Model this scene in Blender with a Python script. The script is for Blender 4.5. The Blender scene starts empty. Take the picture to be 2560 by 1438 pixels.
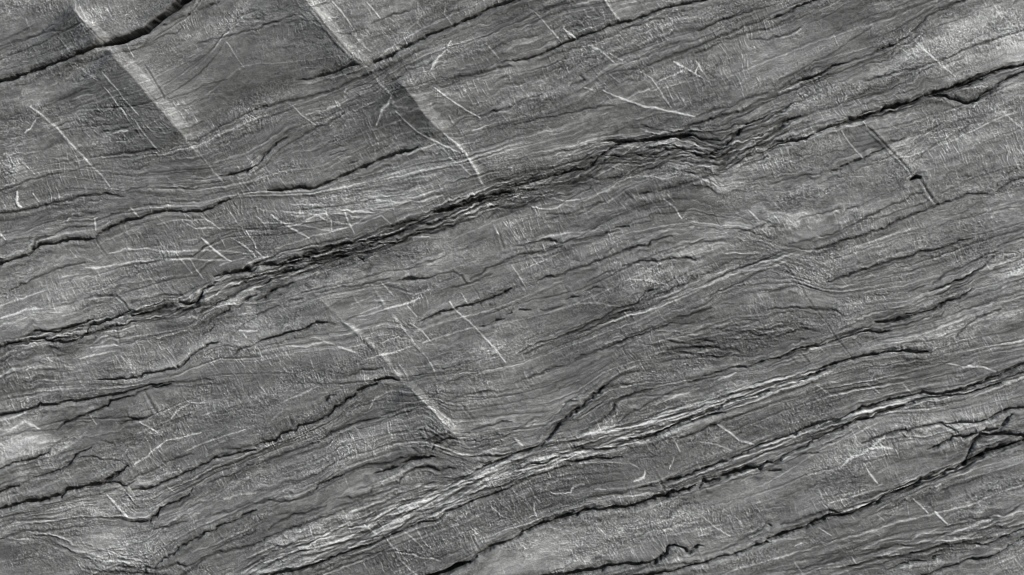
import bpy, math, time
import numpy as np
T0 = time.time()
scene = bpy.context.scene

# ---------------------------------------------------------------- camera
# The rock face is a vertical wall in the XZ plane, 2.56 m of it across the picture, looked at square on.
MID = 1.6                                    # height of the middle of the picture above the wall's foot
cam = bpy.data.objects.new('camera', bpy.data.cameras.new('camera'))
scene.collection.objects.link(cam)
cam.location = (0, -4.2, MID)
cam.rotation_euler = (math.radians(90), 0, 0)
cam.data.sensor_width = 36
cam.data.lens = 36 * 4.2 / 2.56
cam.data.clip_end = 200
scene.camera = cam

# ---------------------------------------------------------------- sky and sun (upper right, raking)
SUN_EL, SUN_AZ = math.radians(33), math.radians(58)       # azimuth measured from the wall's normal towards +X
sd = (math.cos(SUN_EL) * math.sin(SUN_AZ), -math.cos(SUN_EL) * math.cos(SUN_AZ), math.sin(SUN_EL))
world = bpy.data.worlds.new('World'); scene.world = world; world.use_nodes = True
wn = world.node_tree
sky = wn.nodes.new('ShaderNodeTexSky'); sky.sky_type = 'NISHITA'; sky.sun_disc = False
sky.sun_elevation = SUN_EL
sky.sun_rotation = math.atan2(sd[0], sd[1])
sky.altitude = 300; sky.dust_density = 2.5; sky.air_density = 1.0
bg = wn.nodes['Background']; bg.inputs['Strength'].default_value = 0.07
wn.links.new(sky.outputs[0], bg.inputs['Color'])
sun = bpy.data.objects.new('sun', bpy.data.lights.new('sun', 'SUN'))
scene.collection.objects.link(sun)
sun.data.energy = 4.3; sun.data.angle = math.radians(0.53); sun.data.color = (1.0, 0.95, 0.88)
from mathutils import Vector
sun.rotation_euler = Vector(sd).to_track_quat('Z', 'Y').to_euler()
sun.location = (4, -4, 5)
scene.view_settings.view_transform = 'Standard'; scene.view_settings.look = 'None'
scene.view_settings.exposure = 0.0; scene.view_settings.gamma = 1.0
scene.cycles.filter_width = 1.0

BASE = .197
TINT = (0.955, 1.0, 1.03)
SURVEY = """
@A1
c 10 1 0 605 110 575 280 525 420 470 560 420 700 370 830 330 980 290 1090 240 1180 165 1290 75 1370 15 1420 -20
c 15 1 780 345 980 287 1090 238 1180 165 1290 75 1370 15 1480 -60
c 10 .35 1150 240 1300 165 1480 90 1640 10
c 4 .5 0 345 200 285 330 240 480 240 620 180
c 4 .45 0 440 150 380 300 330 450 260 500 240
c 3 .4 0 370 180 300 350 215 420 190
c 3 .3 0 300 130 250 250 190
c 3 .5 1080 340 1180 300 1240 270 1330 245 1360 210
c 4 .6 1480 330 1600 295 1690 280 1740 265 1917 215
c 3 .4 930 400 1050 370 1180 320
c 3 .4 1260 745 1400 710 1600 620 1700 595
c 3 .3 1290 800 1400 790 1560 730
c 3 .5 1350 975 1430 960 1530 915
c 5 .6 1400 1060 1470 1058 1530 1020 1680 930 1800 870 1917 820
c 9 .9 1640 1315 1700 1320 1780 1300 1917 1240
c 3 .4 290 820 370 790 450 750 600 690 700 655
c 3 .4 0 820 60 825
c 3 .4 0 905 120 890
c 3 .4 440 945 560 900
c 4 .5 740 1000 850 990 900 965 960 970
v 4 .8 850 1010 900 985 960 985
c 4 .6 0 1430 80 1400 220 1350 350 1320 470 1295
c 5 .5 650 1195 800 1160 1000 1140 1150 1120 1190 1125
c 3 .5 500 1290 640 1250 760 1235
c 3 .3 0 1330 130 1290 350 1240 640 1165
c 4 .5 940 1430 1040 1410 1100 1395
c 4 .4 1350 1420 1500 1380 1640 1360
g 26 65 1 530 40 620 140 700 220 800 330
g 38 60 1 820 380 880 450 970 540 1060 640 1140 740 1230 840 1330 960 1390 1040
c 3 .6 1090 490 1160 600 1220 700 1245 750
v 5 .7 230 800 310 860 430 960 560 1110 650 1210 760 1320 820 1400
v 5 .5 1430 1090 1520 1180 1600 1290 1680 1370
v 2.5 .7 790 660 870 760 960 870
v 2.5 .8 780 550 880 670 950 760 1050 870
v 2.5 .6 1020 900 1080 1000 1190 1130
v 2.5 .6 1110 950 1150 990 1245 1000
v 2.5 .5 420 250 540 400
v 3 .6 575 485 640 540 740 610
v 3 .8 190 990 230 960 270 900
v 2 .5 960 340 1010 430
v 2 .4 1700 320 1830 510
v 2 .3 1750 40 1850 190
v 3 .4 540 745 700 710
p .7 60 70 0 100 1250
p .5 70 60 0 230 740
p .3 40 130 -35 1120 590
p .3 60 90 -30 1390 930
p .5 50 80 -35 650 90
p -.3 110 70 0 450 130
p -.4 110 90 -35 1400 1200
p -.25 70 120 -35 1050 750
p -.15 250 150 0 550 880
p .2 200 120 0 1300 480
p .2 250 60 -20 1600 220
p -.15 120 60 0 1470 430
@A2
c 9 .9 840 495 900 460 1020 415 1100 355 1200 305 1330 245 1450 205 1560 160 1700 90 1800 45 1917 10
c 6 .5 860 550 960 520 1060 470 1180 400 1300 360
c 6 .7 0 830 100 790 200 760 420 720 560 680 700 620 800 580 870 550
c 8 .5 300 610 450 580 600 540 700 490 800 480
d 30 .35 150 720 450 620 700 560 850 520
c 7 .8 970 615 1030 590 1080 573
c 5 .7 0 225 60 190 150 165 190 155
c 3 .4 190 155 260 125 330 125 400 160
c 4 .6 410 70 480 45 560 25
c 3 .5 610 245 700 260 830 215
c 4 .6 860 180 930 155 1000 120 1070 100 1140 80
g 34 45 1 370 0 430 75 520 200 600 290 680 380 760 450 830 500
c 4 .8 430 75 520 200 600 290 680 380 760 450 850 500
v 5 .35 700 200 780 310 860 390
g 40 40 .95 1060 590 1130 680 1210 780 1270 870 1340 945 1410 1000
v 6 .6 1410 1000 1500 1080 1570 1160 1640 1260 1680 1350 1710 1400
g 18 30 .5 1410 1000 1500 1080 1570 1160 1640 1260 1680 1350
v 5 .5 870 550 940 640 1020 720
v 3 .7 1050 840 1120 910 1210 990 1330 1050 1440 1110 1530 1150
v 3 .5 1440 1180 1530 1240 1610 1310
v 6.9 .8 1020 720 990 790 950 820 930 870 905 940
v 14 .4 1020 740 1030 800 1130 820
v 6 .9 1460 310 1430 380 1370 430 1330 480 1310 520
v 3 .5 1310 540 1350 600
v 3 .8 1340 660 1430 730 1500 780 1580 830 1680 880
v 3 .6 570 15 650 100 740 230
v 3 .6 830 20 930 140
v 3 .5 1420 30 1415 110 1470 190
v 3 .5 1740 350 1820 440
v 3 .4 1000 140 1100 220
v 3 .6 280 800 350 870 450 940
v 3 .4 300 110 400 160 500 215
c 6 .6 1460 585 1530 570 1640 560 1780 520 1917 500
c 5 .7 1800 480 1917 460
c 4 .6 1690 280 1740 265 1820 220 1917 185
c 6 .7 1690 865 1780 835 1917 790
c 3 .4 1440 960 1560 890 1690 865
c 3 .4 1090 470 1140 540 1190 630
c 9 .8 0 1245 40 1190 130 1100 230 1020
c 5 .6 240 1070 400 985 520 940 600 880 660 850
c 3 .5 0 1290 100 1200 240 1070
c 3 .4 450 1130 540 1080 600 1045
c 4 .6 550 1165 640 1140 690 1115
c 7 .6 690 1225 760 1205
c 9 .9 90 1430 230 1415 340 1405 430 1410 530 1370 650 1320 740 1275 850 1230 960 1190 1080 1140 1210 1100
v 3 .6 1130 1160 1210 1120 1380 1070
c 3 .5 850 1150 930 1120 1000 1085
v 2 .4 1620 980 1800 920
v 3 .5 380 860 560 800 740 760
v 3 .4 1010 1310 1200 1240
v 2 .4 640 870 900 760
p .2 50 90 -35 1250 760
p .5 40 90 -35 470 60
p .45 35 110 -35 640 300
p .4 50 70 -35 1320 870
p -.35 60 140 -25 1150 760
p -.3 220 80 -20 420 400
p -.25 350 150 -20 800 800
p .12 200 200 0 1500 500
p -.2 150 60 -20 850 980
@A3
c 5 .6 0 185 80 150 150 110
c 4 .5 140 65 190 95
c 6 .7 200 90 290 55 390 5
c 4 .5 0 35 50 15
c 7 .85 0 455 100 445 200 420 290 375 400 320 480 290 570 255 700 215 800 180 900 155 1000 125 1100 75 1200 50 1300 25 1390 10
c 4 .5 180 460 300 420 400 385 600 320 800 245
c 4 .6 820 215 960 185 1060 150 1150 130
g 60 40 .7 690 0 740 80 820 165
v 5 .6 690 0 740 80 820 165
c 5 .6 1380 225 1500 180 1640 120 1780 85 1917 50
c 6 .75 960 525 1060 480 1170 425 1290 380 1400 345 1500 295 1620 250 1740 200 1830 170 1917 130
c 5 .5 1020 380 1130 350 1260 310
c 5 .6 1370 395 1450 380 1560 320
c 4 .5 1500 320 1640 280 1800 240 1917 215
c 4 .5 1780 290 1917 290
c 6 .7 500 560 540 600 440 640
v 5 .5 650 550 730 490 850 480 930 455
c 4 .5 700 560 820 530 930 520
c 4 .5 0 780 100 740 230 700
c 4 .6 0 940 100 915 200 890 340 870 430 845 540 825 700 800 770 795
v 5 .9 380 210 430 250 480 285
v 3 .6 180 100 260 190 380 320
v 4 .7 580 340 650 370 720 430 760 470
v 4 .7 730 400 780 430 830 460
v 5 1.0 680 680 760 720 830 745 870 760 940 780 1010 805 1110 820 1160 825 1270 855 1370 880
g 14 10 -.5 680 670 870 750 1010 800 1110 815 1270 850 1370 875
v 4 .8 540 655 620 685
v 4 .6 960 540 1040 580 1080 640 1130 720 1190 800
v 5 .5 1380 460 1430 540 1490 640
v 4 .7 1210 460 1330 530 1420 580
v 4 .9 1390 510 1370 545
v 4 .6 1080 620 1180 575 1290 525
v 4 .5 1120 665 1250 630 1390 590
v 3 .4 950 700 1070 645
c 3 .3 1100 640 1150 720 1200 800
p -.4 80 120 -30 1430 660
p -.3 90 60 0 1060 720
p .1 200 100 0 1000 640
c 5 .6 1220 1000 1340 950 1440 910 1530 880 1700 840 1850 790 1917 760
c 6 .6 1370 880 1500 830 1640 790 1740 740 1917 690
c 9 .9 690 1055 800 1060 900 1060 1000 1050 1080 1045 1180 1030 1240 1040 1340 1025
c 7 .85 0 1400 60 1385 150 1360 240 1330 340 1310 440 1280 520 1265 580 1240 640 1190 720 1130 800 1085 900 1060
d 40 .35 0 1420 240 1350 500 1280 700 1170
c 9 .7 1480 1160 1560 1110 1640 1050 1700 990 1760 930 1850 890 1917 870
d 40 .3 1400 1200 1560 1110 1750 960 1917 870
c 6 .6 1000 1110 1130 1110 1200 1130 1290 1120
c 6 .6 1330 1225 1450 1230 1560 1235 1620 1190
c 5 .5 1700 1170 1800 1165 1917 1120
d 50 .6 430 1370 600 1330 700 1310 830 1310 950 1270 1100 1200 1300 1210
c 6 .6 560 1310 660 1340 850 1310
c 6 .6 850 1310 950 1250 1060 1210 1150 1190
c 6 .7 1100 1425 1240 1390 1370 1355 1480 1320 1570 1310
v 5 .5 700 1180 760 1130 830 1090 950 1100
v 6 .5 630 1270 720 1240 830 1270
v 5 .5 1600 1230 1680 1150 1760 1090 1860 1000
v 6 .5 430 1370 500 1320 600 1290
c 4 .5 1720 1240 1917 1170
c 5 .6 1780 1130 1860 1050 1917 1020
p .3 100 30 0 1150 1070
p .15 120 100 0 900 870
p .25 200 80 0 1750 1380
p .12 250 60 0 1000 60
@A4
c 8 .85 0 155 100 115 200 65 270 35 370 0
c 4 .5 0 50 80 25
c 4 .4 0 210 120 160
c 5 .65 0 290 100 270 170 255 240 210
v 4 .5 100 285 180 262 260 210
c 3 .35 300 180 420 130 500 90 600 20
v 3 .4 400 110 480 95 600 15
c 7 .85 100 685 180 635 260 600 330 580 400 555 480 500 530 490 570 480
c 6 .9 570 480 640 455 700 435 770 415 830 375 900 340 930 340 980 305 1050 265
c 8 .9 900 340 930 345
c 6 .75 1070 240 1130 195 1170 130 1250 90 1310 70 1360 45 1470 5
c 4 .45 120 590 220 540 340 470 450 420 560 350 650 290 780 200
c 3 .35 220 560 340 520 460 475
v 5 .6 90 690 180 650 260 612
c 10 .95 0 1115 100 1080 240 1050 340 1010 430 965 540 935 620 905 700 885 800 850 880 820 970 790 1060 770 1180 715 1280 690 1400 650 1500 620 1590 590 1690 550 1750 520 1850 500 1917 480
c 8 .8 1180 720 1290 715 1390 740 1470 770 1540 770 1600 710 1680 670 1750 620 1830 575 1917 540
d 30 .7 1420 750 1530 745 1620 700
c 5 .6 720 610 860 570 970 540 1100 520 1190 490 1260 470
c 5 .65 1260 470 1420 400 1500 360 1640 320 1760 280 1917 220
c 7 .7 0 900 70 860 130 820 180 770
c 9 .75 0 1000 70 960 150 910 240 870
c 5 .5 560 870 620 885 700 875
c 8 .5 680 870 740 840
v 4 .6 1090 300 1180 390 1270 470 1400 570
c 3 .6 1420 600 1440 635
g 30 14 .5 710 910 800 1000 880 1090 970 1180 1050 1260
c 4 .8 740 950 800 1000 880 1090 970 1180 1050 1260 1080 1310
v 4 .7 710 910 740 950
c 13 1 1070 1350 1110 1325 1140 1330
c 5 .8 1140 1340 1180 1410 1250 1520
v 3 .5 550 980 620 1080 720 1190
c 8 .6 470 1280 540 1270 600 1235 700 1190 800 1145 870 1100
c 4 .5 0 1390 150 1345 300 1310 400 1295
c 3 .4 950 1120 1100 1060 1200 980 1300 930
c 3 .4 1080 1220 1200 1120 1330 1040 1450 980 1520 920
c 6 .7 1720 1425 1800 1370 1917 1340
v 5 .5 1700 780 1780 860 1900 960
v 6 .6 1540 810 1560 770 1620 750
v 3 .4 860 900 1000 870 1100 850
v 3 .6 790 790 860 815
v 3 .7 1520 655 1640 650
p .7 100 90 -20 1890 350
p .35 200 100 -30 1650 130
p .4 200 80 -25 1450 520
p .3 150 60 -25 950 480
p .3 120 80 -30 1010 1050
p .25 60 100 -35 1060 1180
p -.2 150 80 -20 600 110
p .2 120 80 0 100 500
p .25 200 80 -20 500 800
p -.15 200 80 -20 800 630
p -.15 300 120 -20 1300 1200
p .25 80 120 -30 1830 800
@B1
c 6 .8 0 165 120 150 220 135 330 100 470 70 560 45 680 20 800 15 920 40
c 4 .5 330 100 450 100 520 90
c 3 .4 0 225 130 205 250 170
c 4 .5 1080 100 1200 100 1300 95
c 4 .5 1150 30 1230 40
c 4 .5 1290 65 1350 75 1480 65
c 8 .9 0 540 100 505 210 480 250 430 300 400 350 395 400 400 470 370 560 360 660 360 720 345
c 6 .8 240 430 260 370 330 340 410 320
c 4 .5 420 310 500 270 650 260
c 7 .9 720 330 770 290 860 250 960 210 1050 195 1180 160 1300 145 1400 150 1500 150 1580 120 1640 90 1710 65
c 4 .5 1710 65 1800 20 1917 -5
c 6 .5 620 150 700 165 740 150
c 5 .5 740 195 860 165 950 135
c 3 .5 720 350 760 430 800 475
v 4 .6 710 200 720 290
c 4 .65 60 745 160 700 260 650 350 600 470 565 640 530
c 3 .4 0 410 100 360 200 340 290 340
c 4 .5 620 800 720 785 800 770 870 775 930 830 970 890
c 3 .4 370 880 480 840 570 815
c 4 .5 980 830 1100 800 1240 780 1350 770
c 5 .5 1280 715 1330 750 1380 800
c 8 .9 0 1165 60 1145 150 1125
c 7 .8 190 1090 260 1040 350 1045 430 1055 510 1010 590 990 640 970 700 960
c 7 .85 650 1050 670 1000 730 990 800 970 870 940 930 915 960 895
c 8 .9 970 920 1040 920 1120 910
c 5 .7 960 895 1010 890 1070 905 1180 895
c 5 .6 1210 860 1260 855 1320 860
c 8 .95 1330 825 1400 830 1460 835 1490 800 1510 740 1560 710 1600 700
c 9 .9 1600 635 1680 615 1740 605 1830 580 1880 590 1917 570
d 55 .6 1200 985 1400 980 1550 970 1650 900 1750 850 1850 790 1917 740
c 5 .7 1510 1070 1560 1050 1600 1000
c 7 .7 1560 975 1650 920 1720 870
c 6 .8 1480 910 1560 870 1700 790 1800 740 1870 700
c 9 .7 1760 870 1850 800 1917 770
v 6 .5 1400 940 1430 930 1480 950
c 7 .8 230 1100 300 1095 400 1125 500 1130 570 1110 620 1075 650 1050
d 30 .3 380 1150 550 1150 680 1090
c 4 .4 0 1280 80 1230 180 1190 280 1170
c 5 .4 340 1160 500 1200
c 8 .4 580 1140 700 1100 720 1080
c 4 .4 860 950 880 1080 900 1150
c 5 .7 920 1135 1020 1115
c 3 .4 1020 1115 1150 1100 1240 1110
c 7 .8 730 1410 850 1400 1030 1390 1080 1360 1200 1345 1320 1315 1400 1260 1440 1225 1520 1180 1560 1150 1640 1120
c 5 .75 1740 1225 1780 1180 1850 1165 1917 1145
c 6 .5 1200 1430 1400 1420 1600 1400
c 3 .4 0 1390 100 1360 200 1320
c 3 .4 1740 1060 1840 990 1917 940
v 6.5 1.3 130 0 125 60 140 105 160 110
v 5 .8 240 10 290 80
v 5 1 0 315 40 360
v 4 .6 820 460 960 430 1100 425 1200 450 1360 445 1500 435 1640 440 1840 465
v 4 .6 640 570 780 560 950 530 1200 510 1400 505 1560 510 1730 520
v 4 1 1510 345 1600 430 1690 505 1730 520
v 3 .5 1400 235 1460 270
v 4 .6 1180 240 1330 215 1420 210 1520 210
v 3 .6 1460 270 1600 275 1750 275 1917 295
v 3 .6 1500 180 1580 230 1660 290
v 5 .8 1740 350 1850 420 1917 490
v 4 .7 1840 290 1900 380 1917 420
v 3 .6 1420 500 1470 580 1520 650
v 3 .5 1310 450 1440 610
v 3 .5 1640 550 1730 525 1840 490
v 3 .5 1700 120 1800 260 1850 330
v 2 .4 520 430 580 500
v 3 .5 980 120 1050 190
v 5 .6 0 945 100 915 200 880 320 870
v 3 .5 0 850 180 790 330 740
v 4 .4 0 1000 100 975 200 940
v 4 .7 1790 1040 1850 1050 1917 1040
v 3 .7 1820 1060 1840 1090
v 3 .6 600 1250 700 1225 870 1190
v 3 .5 700 1130 740 1090 800 1080
v 3 .5 680 1165 880 1150
v 4 .4 900 720 960 725
v 3 .4 500 220 560 150 640 180 700 185
p .45 200 35 -12 480 1050
p .5 60 120 -40 1850 900
p .25 350 60 -15 1150 1260
p .25 300 100 -20 250 650
p .15 300 120 0 300 800
p .3 60 40 0 1600 760
p .3 200 40 -25 1500 1200
p .2 150 40 0 950 1370
p -.35 250 50 -15 450 1150
p -.3 200 40 -5 820 100
p -.2 200 100 0 1650 400
p -.15 200 40 0 1250 560
p -.25 200 60 0 1250 1000
p -.15 250 80 -10 1700 1320
p -.2 120 60 0 430 200
@B2
c 8 .9 0 555 60 545 130 545 200 545 300 500 410 490
c 6 .9 400 460 480 465 540 435 640 405 720 390 800 370 880 340 970 300 1060 260 1160 215 1210 215
c 8 .85 1210 240 1270 200 1340 160 1400 140 1500 120 1560 95 1660 70 1720 55 1830 15 1900 5
c 6 .75 1230 240 1330 240 1400 210 1440 195 1490 195 1560 150 1700 100 1800 65 1917 30
d 24 .7 400 465 620 410 800 385 1000 320 1220 230 1400 160 1560 110
c 6 .5 620 430 700 440 800 405 900 370 1000 340 1100 300 1220 260
c 7 .7 850 365 950 350 1050 310 1150 280
c 7 .8 140 630 240 600 330 580 420 545 500 540 600 490 680 480
c 9 .8 0 740 60 700 140 640
c 7 .8 0 810 60 790 160 730 270 680
d 45 .5 0 775 100 700 250 640 330 610
d 40 .5 300 620 450 590 650 530 780 500
c 8 .7 760 490 820 520
c 5 .5 1720 215 1800 150 1917 110
v 8 .4 0 590 100 570 150 560 240 580 310 560 400 510 430 490
v 8 .5 60 620 130 640 180 610
v 6 .6 750 455 850 430 950 400 1060 350 1090 360
v 4 .6 1080 350 1200 340 1300 340
v 5 .6 1400 215 1430 190 1480 210 1530 180 1700 120 1850 70
v 4 .5 780 360 900 320 1000 280 1130 230
p -.5 150 60 -18 1000 430
c 5 .7 360 690 420 740
g 14 26 .17 420 740 470 780 530 850 590 910 640 960 720 1020 820 1100 900 1180 980 1270 1100 1438
v 8 .35 420 740 470 780 530 850 590 910 640 960
v 12 .5 640 970 720 1020 820 1100 900 1180 980 1270 1080 1390
v 7 .6 860 690 920 780 990 890 1070 980 1120 1050 1200 1160 1280 1240
v 4 .6 940 680 1030 780
v 3 .5 1280 1240 1340 1340
c 5 .7 0 920 80 885 200 840 260 810 340 790
v 4 .5 180 850 260 800 330 760
c 4 .6 440 750 540 740 600 725 740 705 840 690 920 660 1000 650
c 8 .6 1050 670 1150 650 1260 660 1350 630
c 4 .5 1350 620 1480 605 1540 640 1580 685
c 4 .6 1460 715 1560 695 1620 680 1760 610
c 6 .7 1600 655 1690 600 1720 565 1830 535 1917 495
c 8 .9 0 1140 80 1100 160 1080 250 1050 340 1030 400 1010 470 980 530 970
c 3 .5 530 970 590 990
c 5 .6 670 965 760 935
v 3 .5 760 940 870 905 970 875
v 5 .9 970 875 1060 855 1140 835 1220 800
c 7 .8 1200 975 1300 940 1400 900 1490 880 1600 850 1680 830 1770 790 1840 755 1917 730
c 8 .7 1680 1005 1740 990 1800 960 1870 950
c 8 .7 1880 920 1917 900
v 4 .6 1450 820 1480 870 1540 930 1600 970 1640 1010 1700 1080 1770 1150 1820 1210 1870 1280
c 4 .5 1800 270 1830 340 1860 430
v 3 .6 1800 270 1820 320
p -.35 80 50 -20 1740 350
c 3 .4 1150 585 1240 540 1330 510 1450 460 1600 390 1720 340
v 2 .5 1340 500 1450 460 1600 390
c 3 .4 1620 700 1680 800
v 3 .5 1540 760 1590 840
v 3 .6 1160 980 1250 1050 1300 1110
v 3 .5 1130 850 1200 930
c 5 .6 700 1380 800 1330 880 1330 960 1300
c 9 .8 860 1430 950 1400 1020 1390 1070 1410
c 5 .6 1400 1320 1550 1290 1640 1270
c 5 .5 1220 1370 1330 1330 1480 1310
c 4 .4 1430 1430 1560 1380 1700 1340
v 4 .6 30 230 150 230 330 250 450 270 580 295
v 4 .8 110 170 180 220 280 280 400 345
v 4 .6 0 130 150 140 350 160 450 180 560 225 700 240 800 230 930 180
v 4 .5 520 140 540 200 560 215
v 3 .6 660 130 690 220 740 310
v 3 .4 240 90 540 100
v 5 .7 640 135 780 145 870 155
v 3 .5 860 130 1030 140
v 3 .6 570 295 650 275 720 250
v 3 .5 400 340 560 300
v 3 .5 100 440 250 390 400 345
v 4 .4 1050 220 1180 170 1350 130
v 4 .5 0 180 60 240 100 280
v 3 .4 940 180 1010 240
v 3 .5 560 220 570 290
v 4 .6 900 60 1100 80 1250 70 1400 25
v 5 .7 0 440 40 475
v 3 .5 0 295 40 300
v 3 .5 900 1230 1060 1190 1180 1150
v 3 .6 790 1260 950 1220 1060 1200
v 3 .4 930 1130 1050 1090
v 3 .5 1240 1130 1400 1080 1560 1030 1640 1010
v 3 .4 720 850 880 780
v 2 .5 780 910 960 840
v 4 .5 650 1170 740 1200 790 1240
v 4 .5 220 1150 380 1160 500 1120
v 4 .4 450 1090 600 1150 740 1200
p .25 150 40 -15 1200 540
p .2 60 60 0 590 830
p .2 100 40 -20 560 640
p .15 400 60 -5 600 100
p -.25 150 40 -10 750 1230
p -.2 130 40 -20 1300 1060
p -.2 150 60 -10 1300 850
p -.2 120 40 0 300 340
p -.2 300 50 -10 300 1380
p .15 250 60 -10 300 1160
p -.2 150 50 -30 1330 1250
p .25 80 60 0 1750 1130
@B3
d 50 .4 0 60 130 30 320 -10
c 6 .6 100 40 200 20 300 -5
c 10 .7 950 20 1050 0
c 4 .5 0 120 100 90
c 4 .3 0 250 200 190
c 4 .5 270 160 400 170 560 120 700 70
c 5 .7 0 415 90 400 200 370 300 345
v 5 .6 150 380 290 325 350 320 520 300 660 270
v 7 .5 700 250 870 210 950 180 1080 150
c 5 .7 0 505 80 470 230 450 330 420 380 400
c 6 .65 130 380 300 365 370 380 500 360 650 320 800 290
c 8 .55 760 280 880 250
c 3 .5 900 245 1040 215
c 3 .5 1060 130 1210 100
c 6 .85 190 665 330 625 430 590 490 572 580 535 680 500 760 475 860 435 950 405 1010 400 1050 365 1130 350 1200 330
p -.4 100 35 -15 1210 335
c 4 .6 1300 415 1350 390 1430 360
c 5 .6 1700 300 1780 290 1917 240
c 6 .8 830 555 900 545 960 525 1050 515 1140 515 1200 500 1310 490 1380 510
c 4 .5 700 600 770 590
c 3 .5 560 670 640 630 720 590
c 7 .8 400 800 440 785 500 780
c 4 .5 400 715 430 750
c 5 .6 540 745 600 715 680 715
c 9 .6 50 895 130 885
c 6 .7 220 885 290 880 380 850
c 7 .8 960 795 1000 755 1080 725
c 5 .7 1060 770 1160 740 1220 705 1310 680
c 4 .5 1310 680 1400 620 1500 590 1560 555 1650 525
c 3 .4 1650 525 1750 495 1850 465
c 5 .8 50 1195 150 1160 200 1125 340 1095 400 1070 500 1030 600 980 700 930 780 880 840 865
c 5 .7 80 1220 180 1180 240 1140 380 1095 480 1050 600 1020 720 970 820 910 960 880
d 24 .3 400 1080 600 1005 800 900 950 850
c 4 .6 850 860 940 830 960 790
c 3 .4 960 885 1100 830 1180 800
c 5 .7 1480 785 1540 745 1610 715 1680 690
c 4 .6 1680 690 1780 640 1850 600 1917 580
v 3 .4 1700 640 1850 580 1917 560
c 3 .5 1340 880 1450 840 1500 800
c 5 .75 1200 945 1290 930 1390 905 1490 865
c 6 .8 470 1260 570 1215 640 1185 740 1155 850 1110 900 1085 990 1057 1070 1030 1150 1010 1200 975
c 5 .7 70 1405 200 1360 300 1320 380 1300
c 3 .4 1560 840 1660 830
c 6 .6 1150 1190 1300 1170 1420 1165 1530 1170 1700 1190
c 7 .6 1380 1130 1460 1115 1510 1130
c 5 .5 1560 1030 1700 1000 1840 960
c 5 .5 1700 1040 1800 1060 1917 1090
c 5 .6 1220 1200 1400 1230 1550 1240 1640 1210
c 6 .7 700 1430 780 1395 860 1365 960 1345
v 7 .6 970 1250 1060 1215 1150 1190
v 5 .5 720 1400 850 1330 950 1310
c 7 .55 1310 1430 1480 1370 1640 1320 1760 1320 1917 1260
v 6 .8 1540 1410 1680 1360
v 5 .4 1560 1300 1700 1290 1917 1210
c 4 .6 850 0 930 90
v 4 .7 1140 50 1220 120 1270 200
v 4 .5 1160 10 1210 70
v 3 .6 1770 130 1850 215
c 3 .4 1480 100 1540 220 1600 300
v 3 .3 1480 100 1540 220
v 3 .4 730 190 900 130
v 3 .6 0 550 60 640 100 710
v 2 .4 130 470 200 550
v 2 .4 20 600 200 530 350 460
v 3 .5 480 840 620 830 720 850 820 860
v 4 .4 840 540 950 545 1040 580
v 6 .5 900 660 1030 665 1150 690
v 5 .6 1600 460 1850 460
v 3 .5 1120 940 1160 970
p .3 130 60 -15 70 1110
p .3 60 40 0 920 770
p .3 250 50 0 1400 560
p .2 120 60 0 870 640
p .2 250 40 -20 1100 900
p .15 200 40 -15 600 440
p -.4 280 80 12 1650 1080
p -.25 200 60 -15 1150 1340
p -.2 200 60 -5 600 900
p -.15 200 60 -10 1780 80
p .2 100 30 0 1270 410
p -.12 200 60 -20 500 1370
p .2 200 40 -20 1750 1000
@B4
c 5 .7 380 170 450 155 530 130
c 7 .75 580 130 660 115
c 3 .4 200 215 380 165
c 4 .5 0 270 60 265
c 5 .7 1160 0 1060 30 1000 80 920 90 860 125 800 160 740 180 710 215 640 250 570 280
c 4 .6 390 325 480 320 560 285
c 4 .5 160 385 240 370 350 345
c 6 .85 350 435 440 410 540 380 620 355 700 335 770 290 860 270 930 240 970 210 1060 185 1130 155 1230 115 1330 80 1400 60 1480 25 1570 10 1650 5
v 6 .6 0 570 60 545 130 520
v 3 .4 160 490 350 430
c 6 .85 430 680 540 645 640 610 700 590 800 560 880 535 960 510 1040 485 1130 455 1250 435 1330 410 1420 375 1530 350
c 3 .5 910 460 925 510
c 5 .6 0 750 120 730 210 710
c 3 .45 120 540 200 640 240 700 290 790 350 870 430 970 500 1080 540 1130 620 1230
c 3 .3 160 500 210 600
c 5 .7 0 880 200 875 330 870 430 880 500 890 560 915
c 4 .5 780 780 900 775
c 4 .7 1050 750 1180 705
c 7 .85 1210 745 1290 720 1390 680 1500 635 1580 580
c 5 .7 1230 690 1330 610 1440 570 1560 520 1620 480 1720 440
c 4 .6 1530 600 1620 560 1700 480
c 6 .75 1500 640 1640 600 1740 570 1830 530 1917 485
c 4 .4 1730 430 1800 360 1917 300
c 7 .8 1300 850 1340 820 1420 800 1480 770 1530 720
c 4 .6 1230 935 1290 930 1310 900
c 8 .85 800 975 900 970 1010 950 1100 920 1180 895 1260 870 1330 825
c 5 .65 1420 830 1500 800 1580 770 1700 730 1800 690 1917 650
c 5 .7 860 1010 950 1000 1100 970 1200 930
c 7 .8 0 1260 100 1240 200 1180 300 1155 400 1150 480 1120 560 1095 640 1065 740 1040 820 1050 900 1040
v 4 .5 0 1240 110 1220 200 1165 400 1135 500 1105
c 4 .5 0 1085 60 1050
c 5 .6 540 1080 640 1040 700 1020
c 9 .9 200 1430 330 1370 440 1310 540 1275 620 1250 740 1220 850 1205 920 1195 1020 1190 1110 1205 1200 1195
c 8 .6 1100 1203 1200 1195
c 5 .75 1400 1095 1450 1040 1500 990 1560 955 1640 915 1740 880
c 4 .5 1340 1280 1450 1240 1560 1200
c 3 .4 930 1320 1060 1310 1340 1280
v 6 1.2 1460 1310 1560 1318 1635 1320
v 4 .8 1360 1290 1460 1310
v 5 .6 1640 1320 1700 1345
c 8 .9 1570 1430 1680 1390 1780 1345 1870 1310 1917 1290
c 6 .6 1700 1420 1800 1380 1917 1350
v 5 .7 1750 1140 1850 1130 1917 1100
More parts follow.
